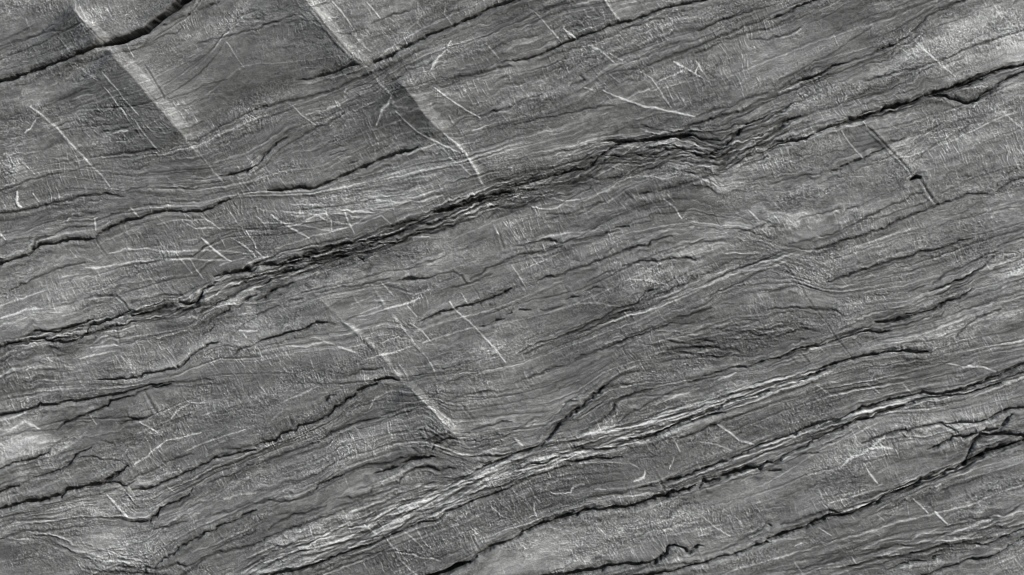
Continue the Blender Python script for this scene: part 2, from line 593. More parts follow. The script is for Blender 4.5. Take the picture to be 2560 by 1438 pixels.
v 3 .5 1670 1180 1750 1160
v 5 .4 1160 10 1250 90
c 4 .5 160 1230 220 1290
c 4 .5 240 1200 320 1290
v 5 .5 50 1430 200 1370 330 1350
v 5 .5 1620 640 1750 610 1917 560
v 7 .5 1600 680 1750 640 1917 600
p .3 300 70 -15 1250 1060
p .25 200 60 -15 1650 820
p .35 150 60 -20 1800 640
p .2 250 60 -15 520 480
p .35 60 30 0 170 690
p -.35 160 50 -20 1450 400
p -.25 120 40 10 900 850
p -.25 250 40 0 1150 1340
p -.25 120 80 -30 1750 1250
p -.2 250 100 -10 150 1000
p -.2 200 50 0 200 1320
p -.15 300 60 -15 1000 620
p -.2 180 60 -20 1750 1050
p .2 300 60 -15 350 230
@C1
c 8 .9 0 245 80 225 170 210 250 190 300 170 420 165 480 140 600 130 720 115 830 95 920 70 1010 55 1100 25 1210 0
c 7 .8 430 350 480 300 540 290 590 250 650 235 740 200 800 170 820 140 880 130 930 105 1010 90 1080 60 1150 35 1280 5
c 3 .4 50 400 200 370 330 350 430 350
c 5 .6 1090 60 1120 120 1160 190 1200 250
c 3 .4 1060 210 1160 190
c 7 .5 890 330 950 290 1050 265 1120 250
c 7 .85 0 640 80 605 160 580 280 555 370 520
c 3 .4 370 520 420 450 500 410
c 7 .85 0 815 80 785 150 765
c 7 .8 260 710 330 685 390 665 500 625 550 570 600 520 680 480
c 4 .4 150 765 260 710
c 11 .95 0 945 100 920 200 890 330 870 450 845 500 800 600 790 680 765 780 745 850 700 900 660 950 620
c 8 .7 740 760 860 740 950 770 1000 740
c 4 .6 960 730 1050 690 1150 650 1260 590 1330 560 1440 530
c 4 .5 600 560 680 545 780 580 900 585 960 620
c 4 .4 750 430 860 460
c 8 .85 990 800 1080 800 1160 780 1240 740 1300 715 1370 680 1440 660 1490 630 1600 570 1700 550 1780 520 1917 500
c 5 .6 1700 490 1800 490 1850 475 1917 470
c 5 .65 1550 750 1650 720 1750 680 1850 620 1917 590
c 9 .7 1400 850 1440 790
c 7 .85 970 1045 1040 1050 1120 1035 1170 1000 1200 945 1280 900 1400 850
c 5 .6 600 1010 700 1005 850 1015 970 1045
c 4 .5 0 1070 70 1050 100 1030
c 4 .5 130 1030 250 1025 480 1020 600 1010
c 5 .5 0 1170 80 1140 200 1110 400 1100 560 1085 650 1080
c 4 .4 0 1010 100 985 300 970
c 6 .7 1150 1090 1250 1080 1330 1045 1390 1035
c 7 .85 1130 1400 1220 1320 1300 1280 1370 1210 1470 1165 1540 1120 1600 1105 1620 1080 1700 1050 1800 1010 1917 950
c 6 .7 1200 1400 1330 1350 1400 1370 1550 1310 1620 1270 1740 1255 1850 1230 1917 1195
c 5 .6 1370 1430 1450 1380 1550 1320
c 5 .6 1590 1250 1700 1200 1790 1170 1917 1100
c 6 .5 1540 1000 1700 970 1860 900 1917 890
c 3 .4 1620 1110 1680 1200
c 6 .5 1080 1420 1100 1380 1180 1390
c 6 .5 750 1330 850 1320 1000 1330
c 5 .5 600 1380 750 1410 1000 1430
v 5 .7 1280 260 1350 190 1430 150
v 5 .7 1430 145 1530 145
v 4 .7 1050 290 1110 330 1180 370
v 4 .8 1000 610 1100 550 1150 500 1240 435 1330 420 1500 370
v 3 .6 1400 500 1500 460 1650 410 1840 350
v 5 .6 1510 240 1620 210
v 4 .9 800 840 850 900 900 960 950 1010
v 4 .7 1250 780 1300 815
v 3 .5 680 250 720 310
v 6 .7 90 350 130 320 190 295 250 320 300 340
v 7 .6 1300 1030 1400 1005 1500 975
v 6 .5 1680 870 1800 840 1917 820
v 5 .5 0 280 120 250 200 220
v 3 .4 880 510 940 450
p .8 150 60 -18 130 480
p .4 130 50 -15 120 310
p .45 280 90 -10 950 1210
p .4 120 22 -15 1090 760
p .3 350 45 -8 550 920
p .3 120 30 0 1000 1000
p .35 250 40 -30 300 640
p .25 120 60 0 1150 880
p .2 200 50 -5 450 150
p -.35 110 50 -25 1260 1210
p -.25 250 60 -5 300 1250
p -.25 120 50 -20 70 700
p -.15 250 80 -20 1550 330
p -.25 300 30 10 750 1400
p -.25 250 60 0 950 1070
p -.2 200 60 -10 1000 340
p -.12 200 60 -20 1750 760
p -.2 250 60 -20 1700 1230
p -.15 200 50 0 1250 520
@C2
c 9 .9 0 465 60 440 140 430 170 390 230 370 290 360 320 330 400 300 480 270 530 240 600 180 680 120 760 60 840 25 920 0
c 6 .6 250 230 280 330
c 8 .7 470 160 530 120 590 90
c 6 .75 0 610 80 580 180 550 290 510 340 490 470 450
c 6 .8 490 420 560 380 660 340 760 300 850 275 930 255
c 5 .7 1020 250 1120 220 1200 195
c 5 .6 940 240 1060 200 1200 170 1290 165
v 7 .4 480 450 650 365 800 310 950 270
v 4 .6 850 190 880 130 930 90 1000 65 1080 60 1180 75
p -.35 130 45 -10 1000 130
c 4 .5 1340 180 1380 150 1460 120 1530 100 1640 80 1780 50
c 4 .5 1290 110 1360 80
g 24 52 .75 1120 0 1190 70 1260 140 1330 210 1400 290 1470 360 1510 400
v 6.9 .5 1170 50 1260 140 1330 210 1400 290
c 4 .4 1520 130 1570 200 1640 290
c 5 .7 1610 350 1700 330 1800 305 1917 290
c 3 .5 1500 380 1600 370
c 5 .6 1270 435 1360 395 1460 380
c 7 .55 1300 520 1340 460 1430 420 1500 420
c 5 .5 1380 520 1450 470 1500 460
c 6 .7 1160 480 1220 520
c 10 .75 880 690 960 660 1080 620 1150 580 1250 555 1340 550
c 5 .7 660 670 750 640 850 610 960 600 1060 570 1150 545
c 9 .8 460 800 470 770 520 740 600 700 660 680
c 7 .65 1600 550 1700 550 1780 550 1860 540 1917 520
c 12 .75 1640 650 1750 620 1830 580 1917 530
c 6 .7 1080 720 1130 670 1200 635 1280 625 1340 640 1370 660 1430 645 1520 635
c 6 .6 1000 765 1060 750 1085 715
v 5 .5 950 740 1050 690 1150 640 1250 600
c 4 .4 760 800 850 760 960 720
c 6 .5 620 860 740 860 850 830 870 790 1000 770
p -.4 120 45 -15 760 890
c 5 .7 0 900 60 880 120 870 180 880 250 885 320 860 400 830 460 800
c 5 .7 100 1100 140 1050 200 1020 280 985 360 980 440 940 520 910
c 5 .7 0 1195 100 1150 250 1090 400 1040 550 985 670 940
c 4 .6 730 970 850 935 960 900 1080 830 1200 790 1330 740
v 13 .9 0 1420 200 1390 400 1340 560 1290 700 1240 850 1185 960 1145 1100 1070 1220 1010 1350 995 1430 950 1540 905
v 10 .7 1540 905 1700 850 1917 750
c 7 .85 160 1430 300 1395 470 1345 600 1295 760 1232 880 1195 960 1165 1100 1105 1240 1045 1350 1025 1430 975 1530 930 1620 885 1730 855 1840 815 1917 775
v 5 .9 930 985 1050 935 1240 890 1420 830
v 4 .6 700 960 850 920 1000 860
v 8 .7 1180 950 1300 920 1460 890
v 9 .7 1050 830 1200 790 1370 770
v 13 .7 1400 730 1650 670 1800 620 1917 560
v 5 .6 1500 760 1650 700 1800 650 1917 620
v 6 .6 880 1110 1000 1060 1150 1010
v 13 .8 350 1270 450 1250 600 1225
v 6 .6 60 1340 200 1300
v 5 .6 0 1300 200 1250 380 1220 460 1170 600 1150
v 7 .6 1500 850 1640 810 1760 770 1917 720
v 4 .5 350 1180 500 1130 700 1090 900 1060
c 3 .4 0 1300 150 1260 340 1215
c 3 .5 600 1150 760 1130 880 1100
v 4 .7 810 1055 860 1100 920 1140
v 5 .7 980 1170 1020 1230 1070 1255
v 4 .6 220 130 350 80 460 30
v 4 .4 110 275 200 210
c 3 .4 250 1380 500 1310 700 1290 900 1270 1050 1260 1200 1280 1380 1320
v 3 .5 1060 1270 1200 1290 1380 1330
c 13 1 1370 1430 1430 1410 1500 1370 1600 1340
c 10 .95 1600 1335 1640 1300 1700 1260 1780 1220 1850 1190 1917 1165
d 30 .4 1380 1330 1480 1320 1530 1310
v 3 .6 1200 1080 1250 1180 1310 1240
v 3 .5 1110 1110 1240 1220
v 3 .5 800 1340 830 1390
v 3 .5 1060 1310 1180 1420
v 3 .5 1750 920 1850 1000
v 3 .5 1610 1080 1670 1140
v 3 .5 620 650 780 600
v 3 .4 740 330 900 540
v 5 .4 1080 490 1260 470
p -.3 60 120 0 930 1350
p -.2 400 60 -25 1500 1130
p .2 250 60 -20 200 700
p -.15 300 60 -20 400 1100
p .2 200 60 -25 1500 200
p -.2 200 60 -10 700 130
p -.25 150 30 -10 800 700
p .3 60 60 0 1750 1400
p .15 250 60 -15 1000 380
p -.2 200 80 -20 500 1380
@C3
c 9 .9 0 530 80 515 160 490 220 460 260 410 300 360 370 290 450 220 510 180 580 120 650 50 720 0
c 5 .6 650 50 750 20 900 10
c 6 .7 320 410 400 410 480 395 560 350 640 300 720 240 750 190 770 150 840 105 930 70 1050 40
c 4 .5 370 310 440 280 500 270
c 6 .7 400 150 480 130
c 5 .65 800 300 880 220 960 180 1050 130 1170 85
c 4 .5 760 200 790 250
c 4 .5 1150 90 1250 50 1400 0
v 20 .55 0 570 150 530 300 460 450 430 600 405 800 370
v 8 .6 0 640 200 570 350 545 500 520
v 13 .7 0 740 120 690 250 650 400 610
v 10 .7 550 545 700 530 830 490
v 6 .6 960 380 1050 360
v 14 .7 1100 425 1280 365 1400 320 1520 280 1700 215 1917 140
v 6 .5 740 390 900 380 1000 390
v 8 .5 1250 290 1400 210 1600 120 1750 80 1917 30
v 4 .6 700 380 900 340 1150 270 1350 190 1520 130
v 5 .5 950 200 1100 150 1230 100 1400 40
c 6 .8 150 610 250 590 340 530 450 520 520 490 640 500 730 490 830 450 900 420
c 11 .9 880 410 960 420 1060 400 1100 370 1200 335 1280 290 1390 250 1500 210 1600 160 1700 120 1790 95 1917 60
c 12 .6 1340 290 1450 250 1600 220
c 7 .7 390 585 510 590 620 570 720 570 830 550
c 4 .5 0 710 50 680
c 5 .65 0 770 60 750 160 700 300 655 400 625 500 600
v 3 .5 500 605 700 595 870 595
c 6 .8 1230 430 1350 390 1450 340 1540 310
c 4 .6 1540 310 1650 260 1800 210 1917 170
c 7 .9 1120 760 1180 725 1280 700 1400 650 1500 620 1620 595 1700 540 1800 490 1917 445
c 4 .45 1060 650 1100 710 1160 820
c 6 .6 500 890 620 850 740 830 860 820
c 7 .4 920 800 1000 780 1110 770
c 11 1 0 1170 80 1120 160 1085 230 1050 300 1035 350 1010 420 985 480 985 530 955 620 940 680 950 760 930 820 930 870 915 950 905 1020 880 1090 855 1160 850 1200 815 1270 800 1310 790 1370 755
c 12 .95 1400 780 1440 730 1480 740 1550 715 1640 680 1700 670 1760 640 1850 640 1917 590
c 12 .9 480 1420 560 1410 650 1400 720 1370 800 1370 900 1355 1000 1350 1060 1340 1110 1300 1160 1270 1170 1240 1230 1215
c 8 .9 1230 1215 1290 1240 1320 1270 1340 1250 1390 1220 1440 1210
c 6 .6 800 1430 900 1400 1000 1375 1060 1370 1140 1365 1270 1360 1380 1330
c 9 .9 1050 1430 1200 1410 1330 1370 1450 1340 1560 1310 1640 1290 1740 1250 1850 1210 1917 1185
c 5 .6 1570 1250 1650 1220 1750 1160 1870 1100 1917 1040
c 6 .4 480 1080 590 1060
v 5 1 290 820 340 830 430 820 460 770 540 760
v 3 .7 170 850 210 890
v 4 .9 165 900 165 960 185 1000
v 5 .9 1000 660 980 710 910 740
v 4 .7 1230 450 1260 520
v 4 .7 1210 560 1180 640
v 4 .6 880 595 940 630
v 10 .6 20 420 80 470
v 4 .5 620 800 700 800
v 5 .6 760 850 1000 830 1100 820
v 4 .7 1540 310 1640 380 1700 430 1810 460
v 4 .5 1780 310 1850 320 1917 345
v 4 .5 1400 440 1550 470 1650 510
v 3 .6 640 1080 700 1140
v 3 .5 1430 1000 1520 1080 1640 1150
v 4 .6 50 1200 110 1240
v 4 .5 1640 1410 1780 1370 1900 1335
v 3 .4 0 1070 120 1010 240 980
p -.4 260 70 -8 650 680
p -.25 200 60 0 80 850
p -.35 130 45 10 1050 530
p -.25 200 60 -10 1350 860
p .2 300 80 -20 1500 950
p .3 250 60 -20 300 1200
p .2 200 60 0 450 1310
p .15 250 60 -20 900 1150
p .15 200 60 -30 150 130
p -.2 150 80 -30 300 920
p -.3 250 50 -20 1150 200
p -.15 150 80 0 1800 340
p .2 100 40 0 900 720
@C4
c 9 .9 0 450 100 425 200 390 280 340 400 310 500 280 600 240 700 190 800 165 900 130 1000 115 1100 100 1160 75 1250 80 1400 60 1500 30 1600 0
c 8 .85 0 600 60 605 110 560 200 510 290 480 340 430 400 405 500 350 600 305 700 280 800 250 880 210 960 190 1060 150 1170 115 1300 95 1400 90 1600 50 1740 0
v 10 .4 650 230 800 200 1000 150 1160 100
c 6 .8 0 60 80 20 150 5
c 10 .8 330 525 380 520
c 5 .6 200 545 330 520
c 6 .85 700 450 780 430 850 390 940 365 1020 350 1040 365 1100 330 1200 315 1270 305 1330 320 1410 355
c 8 .9 1330 305 1430 295 1570 295 1660 270 1740 230 1840 190 1917 180
c 8 .9 1180 510 1260 470 1340 435 1380 400 1430 385 1470 400 1540 380
c 9 .8 1480 580 1500 510 1540 440 1590 390 1700 380 1800 385 1917 400
c 10 .6 1540 400 1640 350 1740 340 1780 290 1830 240
d 50 .5 1500 520 1650 410 1780 360 1917 380
d 30 .4 1480 590 1650 510 1917 430
c 12 1 0 1170 100 1140 200 1100 300 1080 370 1030 450 1005 560 990 640 970
c 11 .95 640 970 740 920 830 880 900 840 1000 800 1090 770 1160 730 1240 710 1310 680 1390 650 1420 630 1490 590 1560 560 1640 510 1760 480 1850 450 1917 430
c 6 .75 100 1055 200 1030 290 1000 380 970 450 955 540 970
c 5 .7 530 945 580 930 640 935
c 5 .6 650 880 780 840 900 800
c 5 .5 640 870 720 840 830 810
c 9 .7 0 1060 30 1075
c 12 .6 0 660 90 660
c 3 .4 720 590 860 560 1000 525
c 4 .4 1180 850 1300 810 1450 760 1600 700
d 70 .4 950 860 1150 780 1350 720
v 5 .7 0 1330 160 1290 300 1250 460 1200 600 1150 700 1130 800 1100 950 1050 1100 1010
v 4 .5 1100 1010 1300 960 1440 930 1560 900 1700 830 1850 780 1917 745
v 4 .5 1080 1170 1140 1130 1300 1120 1400 1110 1600 1050 1710 1020
v 4 .5 1340 1170 1500 1130 1650 1100
v 4 .6 200 1220 250 1195
v 4 .5 1680 1150 1790 1110
v 4 .4 0 1400 200 1350 400 1320
v 5 .5 240 1430 350 1400 480 1390 560 1370 700 1335 800 1305 860 1295 1000 1285
v 4 .4 0 1180 100 1170 300 1150
v 5 .5 540 850 700 800 850 760
v 5 .5 450 900 620 860 800 790
c 6 .65 550 1380 700 1350 830 1315 920 1310 1050 1280 1180 1260 1300 1220 1400 1205 1500 1200
c 7 .6 880 1400 960 1380 1050 1340 1190 1325 1300 1290
c 7 .75 1500 1200 1650 1205 1750 1160 1850 1120 1917 1095
c 7 .8 1180 1430 1300 1390 1400 1370 1500 1325 1640 1310 1740 1270 1820 1220 1917 1150
c 4 .5 1440 1310 1600 1270 1700 1250
v 10 .7 950 1390 1200 1350 1400 1335 1600 1280 1740 1245 1900 1170
v 5 .7 720 600 760 680 820 750
v 4 .7 1090 870 1200 970
v 5 1.2 1250 960 1340 1055
c 5 .5 1200 900 1250 960
v 3 .6 370 1080 470 1140
v 3 .5 820 990 870 1030
v 3 .6 520 840 560 890
v 6 .8 760 490 920 485
v 5 .7 540 630 600 570 700 530 760 490 880 390
v 4 .6 370 20 480 100
v 4 .6 740 0 830 75
v 6 .9 110 575 170 550
v 3 .6 630 1300 660 1350
v 3 .4 1020 10 1090 90
p .5 110 90 -20 1880 1380
p .4 220 45 -10 1200 370
p .3 200 60 -10 1450 210
p .25 150 60 -20 600 400
p .2 200 80 -20 100 760
p -.3 200 80 -10 1700 980
p -.3 200 60 -10 300 130
p -.2 300 60 -15 700 1180
p -.2 250 70 -15 950 920
p -.15 200 80 -20 900 650
p .3 150 40 0 1850 550
p -.15 400 50 -15 1000 1230
@P1
b 60 .55 640 1430 780 1385 900 1345 1000 1305 1100 1260 1200 1220 1300 1175 1400 1140
b 50 .8 1280 1170 1400 1140 1500 1110 1600 1085 1700 1045 1800 1010 1920 975 2060 930
b 45 .6 660 1370 850 1310 1000 1270 1100 1225 1200 1190 1280 1160 1400 1120
b 60 .15 560 720 640 690 760 665 850 640
b 60 .4 0 1070 150 1120 60 1180
d 42 .5 620 705 760 655 900 625 1000 590 1100 555 1200 515 1300 480 1420 455
d 70 .6 1240 480 1400 440 1500 400 1600 360 1700 350 1800 390
d 50 .5 400 790 560 740 660 720 800 680 900 640
d 26 .4 1800 400 1900 340 1990 290
d 60 .3 140 150 200 60 160 0
d 50 .3 600 240 780 200 880 170
p .5 60 90 0 2545 110
p .35 90 60 -20 2440 50
p .35 60 200 0 2540 640
p .25 260 60 -20 300 700
p .3 130 60 -15 60 1110
p .25 200 60 -10 330 1380
p .3 160 60 -15 1350 1400
p .4 160 26 -10 330 1255
p .35 120 30 -8 230 1345
p .3 200 24 -15 180 880
p .25 260 40 -15 1500 1330
p -.25 180 60 -20 640 130
p -.25 180 60 -25 1350 60
p -.2 200 60 -20 1050 250
"""

# ---------------------------------------------------------------- the survey grid, 2 mm apart; units here are millimetres, y down
STEP, MARG = 2.0, 150
XS = np.arange(-MARG, 2560 + MARG + .1, STEP, dtype=np.float32)
YS = np.arange(-MARG, 1438 + MARG + .1, STEP, dtype=np.float32)
W, H = len(XS), len(YS)
GX, GY = np.meshgrid(XS, YS)
rng = np.random.default_rng(7)

def lattice(u, v, seed):
    r = np.random.default_rng(seed).random((256, 256), dtype=np.float32)
    iu = np.floor(u).astype(np.int32); iv = np.floor(v).astype(np.int32)
    fu = u - iu; fv = v - iv
    fu = fu * fu * (3 - 2 * fu); fv = fv * fv * (3 - 2 * fv)
    iu &= 255; iv &= 255; ju = (iu + 1) & 255; jv = (iv + 1) & 255
    return (r[iv, iu] * (1 - fu) + r[iv, ju] * fu) * (1 - fv) + (r[jv, iu] * (1 - fu) + r[jv, ju] * fu) * fv - .5

def fbm(sx, sy, ang, seed, octv=3, X=None, Y=None):
    X = GX if X is None else X; Y = GY if Y is None else Y
    c, s = math.cos(math.radians(ang)), math.sin(math.radians(ang))
    u = (X * c + Y * s) / sx + 40; v = (-X * s + Y * c) / sy + 40
    o = 0; a = 1
    for k in range(octv):
        o = o + a * lattice(u, v, seed + k * 17); u = u * 2.03 + 7.1; v = v * 2.03 + 3.7; a *= .55
    return o.astype(np.float32)

WXL = fbm(34, 34, 0, 11, 2) * 9; WYL = fbm(34, 34, 0, 12, 2) * 9
WXS = fbm(11, 11, 0, 13, 2) * 4.2; WYS = fbm(11, 11, 0, 14, 2) * 4.2
WMOD = np.clip(.95 + 1.3 * fbm(26, 26, 0, 15, 3), .3, 1.8).astype(np.float32)

# ---------------------------------------------------------------- read the survey of cracks, veins, joints and tone patches, some painting lit facets and shaded slopes
strokes, patches = [], []
row, col = 0, 0
for ln in SURVEY.strip().splitlines():
    if ln[0] == '@':
        ox = (int(ln[2]) - 1) * 640; oy = {'A': 0, 'B': 480, 'C': 958, 'P': 0}[ln[1]]; SC = 1 if ln[1] == 'P' else 2.995; continue
    p = ln.split(); k = p[0]
    f = [float(q) for q in p[1:]]
    if k == 'p':
        amp, rx, ry, ang, x, y = f
        patches.append((amp, rx / (SC ** .6), ry / (SC ** .6), ang, x / SC + ox, y / SC + oy)); continue
    n = 3 if k == 'g' else 2
    pts = np.array(f[n:]).reshape(-1, 2) / SC + (ox, oy)
    # a stroke that stops at the picture's edge runs on past it
    for e, e2 in ((0, 1), (-1, -2)):
        a = pts[e]; d = pts[e] - pts[e2]; d = d / (np.hypot(*d) + 1e-6)
        if a[0] < 4 or a[0] > 2556 or a[1] < 4 or a[1] > 1432:
            q = a + d * 190
            pts = np.vstack([q, pts]) if e == 0 else np.vstack([pts, q])
    strokes.append((k, f[:n], pts))

def near(pts, pad, warp):
    """distance of the grid points round a polyline to it, the side they lie on, and how far along they are"""
    x0, y0 = pts.min(0) - pad; x1, y1 = pts.max(0) + pad
    i0 = max(0, int((x0 + MARG) / STEP)); i1 = min(W, int((x1 + MARG) / STEP) + 2)
    j0 = max(0, int((y0 + MARG) / STEP)); j1 = min(H, int((y1 + MARG) / STEP) + 2)
    if i1 <= i0 or j1 <= j0: return None
    sl = (slice(j0, j1), slice(i0, i1))
    D = np.full((j1 - j0, i1 - i0), 1e9, np.float32); S = np.zeros_like(D); L = np.zeros_like(D)
    tot = 0
    for a, b in zip(pts[:-1], pts[1:]):
        d = b - a; ln = max(np.hypot(*d), 1e-3)
        u0, v0 = np.minimum(a, b) - pad; u1, v1 = np.maximum(a, b) + pad
        p0 = max(0, int((u0 + MARG) / STEP) - i0); p1 = min(i1 - i0, int((u1 + MARG) / STEP) + 2 - i0)
        q0 = max(0, int((v0 + MARG) / STEP) - j0); q1 = min(j1 - j0, int((v1 + MARG) / STEP) + 2 - j0)
        if p1 > p0 and q1 > q0:
            s2 = (slice(q0, q1), slice(p0, p1)); s3 = (slice(j0 + q0, j0 + q1), slice(i0 + p0, i0 + p1))
            X = GX[s3] + warp * (WXS[s3] + .6 * WXL[s3]) - a[0]; Y = GY[s3] + warp * (WYS[s3] + .6 * WYL[s3]) - a[1]
            t = np.clip((X * d[0] + Y * d[1]) / ln ** 2, 0, 1)
            ex = X - t * d[0]; ey = Y - t * d[1]
            dd = np.sqrt(ex * ex + ey * ey); m = dd < D[s2]
            D[s2] = np.where(m, dd, D[s2]); S[s2] = np.where(m, ex * d[1] - ey * d[0], S[s2]); L[s2] = np.where(m, tot + t * ln, L[s2])
        tot += ln
    return sl, D, np.sign(S), L, tot

# ---------------------------------------------------------------- which way the layering runs, from the cracks themselves
CG = 16
cx = np.arange(-MARG, 2560 + MARG + CG, CG); cy = np.arange(-MARG, 1438 + MARG + CG, CG)
CX, CY = np.meshgrid(cx, cy)
A2 = math.radians(-20) * 2
vc = np.full(CX.shape, .02 * math.cos(A2)); vs = np.full(CX.shape, .02 * math.sin(A2))
for k, f, pts in strokes:
    if k not in 'cd': continue
    for a, b in zip(pts[:-1], pts[1:]):
        d = b - a; ln = np.hypot(*d)
        if ln < 4: continue
        th = math.atan2(d[1], d[0])
        if d[0] < 0: th = math.atan2(-d[1], -d[0])
        if th > .35 or th < -1.1: continue
        for m in range(int(ln // 60) + 1):
            c = a + d * ((m + .5) / (int(ln // 60) + 1))
            w = np.exp(-((CX - c[0]) ** 2 + (CY - c[1]) ** 2) / (2 * 42 ** 2)) * min(ln, 60) * f[0] / 200
            vc += w * math.cos(2 * th); vs += w * math.sin(2 * th)
def up(c):
    u = (GX + MARG) / CG; v = (GY + MARG) / CG
    i = np.minimum(u.astype(int), c.shape[1] - 2); j = np.minimum(v.astype(int), c.shape[0] - 2)
    fu = u - i; fv = v - j
    return ((c[j, i] * (1 - fu) + c[j, i + 1] * fu) * (1 - fv) + (c[j + 1, i] * (1 - fu) + c[j + 1, i + 1] * fu) * fv).astype(np.float32)
THETA = .5 * np.arctan2(up(vs), up(vc)) + fbm(60, 25, -20, 21, 3) * .28

def lic(src, theta, n):
    """smear src along the directions theta, n cells each way"""
    dx = np.cos(theta); dy = np.sin(theta)
    JJ, II = np.mgrid[0:H, 0:W].astype(np.float32)
    acc = src.copy()
    for sgn in (1, -1):
        x = II.copy(); y = JJ.copy()
        for k in range(n):
            i = np.clip(x + .5, 0, W - 1).astype(np.int32); j = np.clip(y + .5, 0, H - 1).astype(np.int32)
            x += sgn * dx[j, i]; y += sgn * dy[j, i]
            i = np.clip(x + .5, 0, W - 1).astype(np.int32); j = np.clip(y + .5, 0, H - 1).astype(np.int32)
            acc += src[j, i] * (1 - k / n)
    acc -= acc.mean(); return acc / acc.std()
def blur(a, r):
    for ax in (0, 1):
        for _ in range(2):
            p = np.pad(a, [(r, r) if q == ax else (0, 0) for q in (0, 1)], mode='edge')
            c = np.cumsum(p.astype(np.float64), axis=ax)
            c = np.insert(c, 0, 0, axis=ax)
            a = ((np.take(c, range(2 * r + 1, c.shape[ax]), axis=ax) - np.take(c, range(0, c.shape[ax] - 2 * r - 1), axis=ax)) / (2 * r + 1)).astype(np.float32)
    return a
white = rng.standard_normal((H, W)).astype(np.float32)
white2 = rng.standard_normal((H, W)).astype(np.float32)
FINE = lic(white, THETA, 4)                       # short mica streaks along the layering
LONG = lic(blur(white2, 1), THETA, 30)            # long laminae
BRAID = lic(blur(rng.standard_normal((H, W)).astype(np.float32), 2), THETA + fbm(45, 30, -20, 22, 2) * .55, 22)
sparse = (rng.random((H, W)) > .985).astype(np.float32)
FIB = lic(sparse, THETA + fbm(50, 50, 0, 33, 2) * .9, 6)      # single bright fibres
HT = math.radians(62) + fbm(160, 90, -20, 31, 2) * .55
HATCH = lic(white[::-1].copy(), HT, 5)            # cross grain, steep down to the right
HFIB = lic((rng.random((H, W)) > .993).astype(np.float32), HT + fbm(40, 40, 0, 35, 2) * .6, 9)
GRIT = (lambda g: g / g.std())(blur(rng.standard_normal((H, W)).astype(np.float32), 1) + .6 * rng.standard_normal((H, W)).astype(np.float32))
print('fields', round(time.time() - T0, 1))

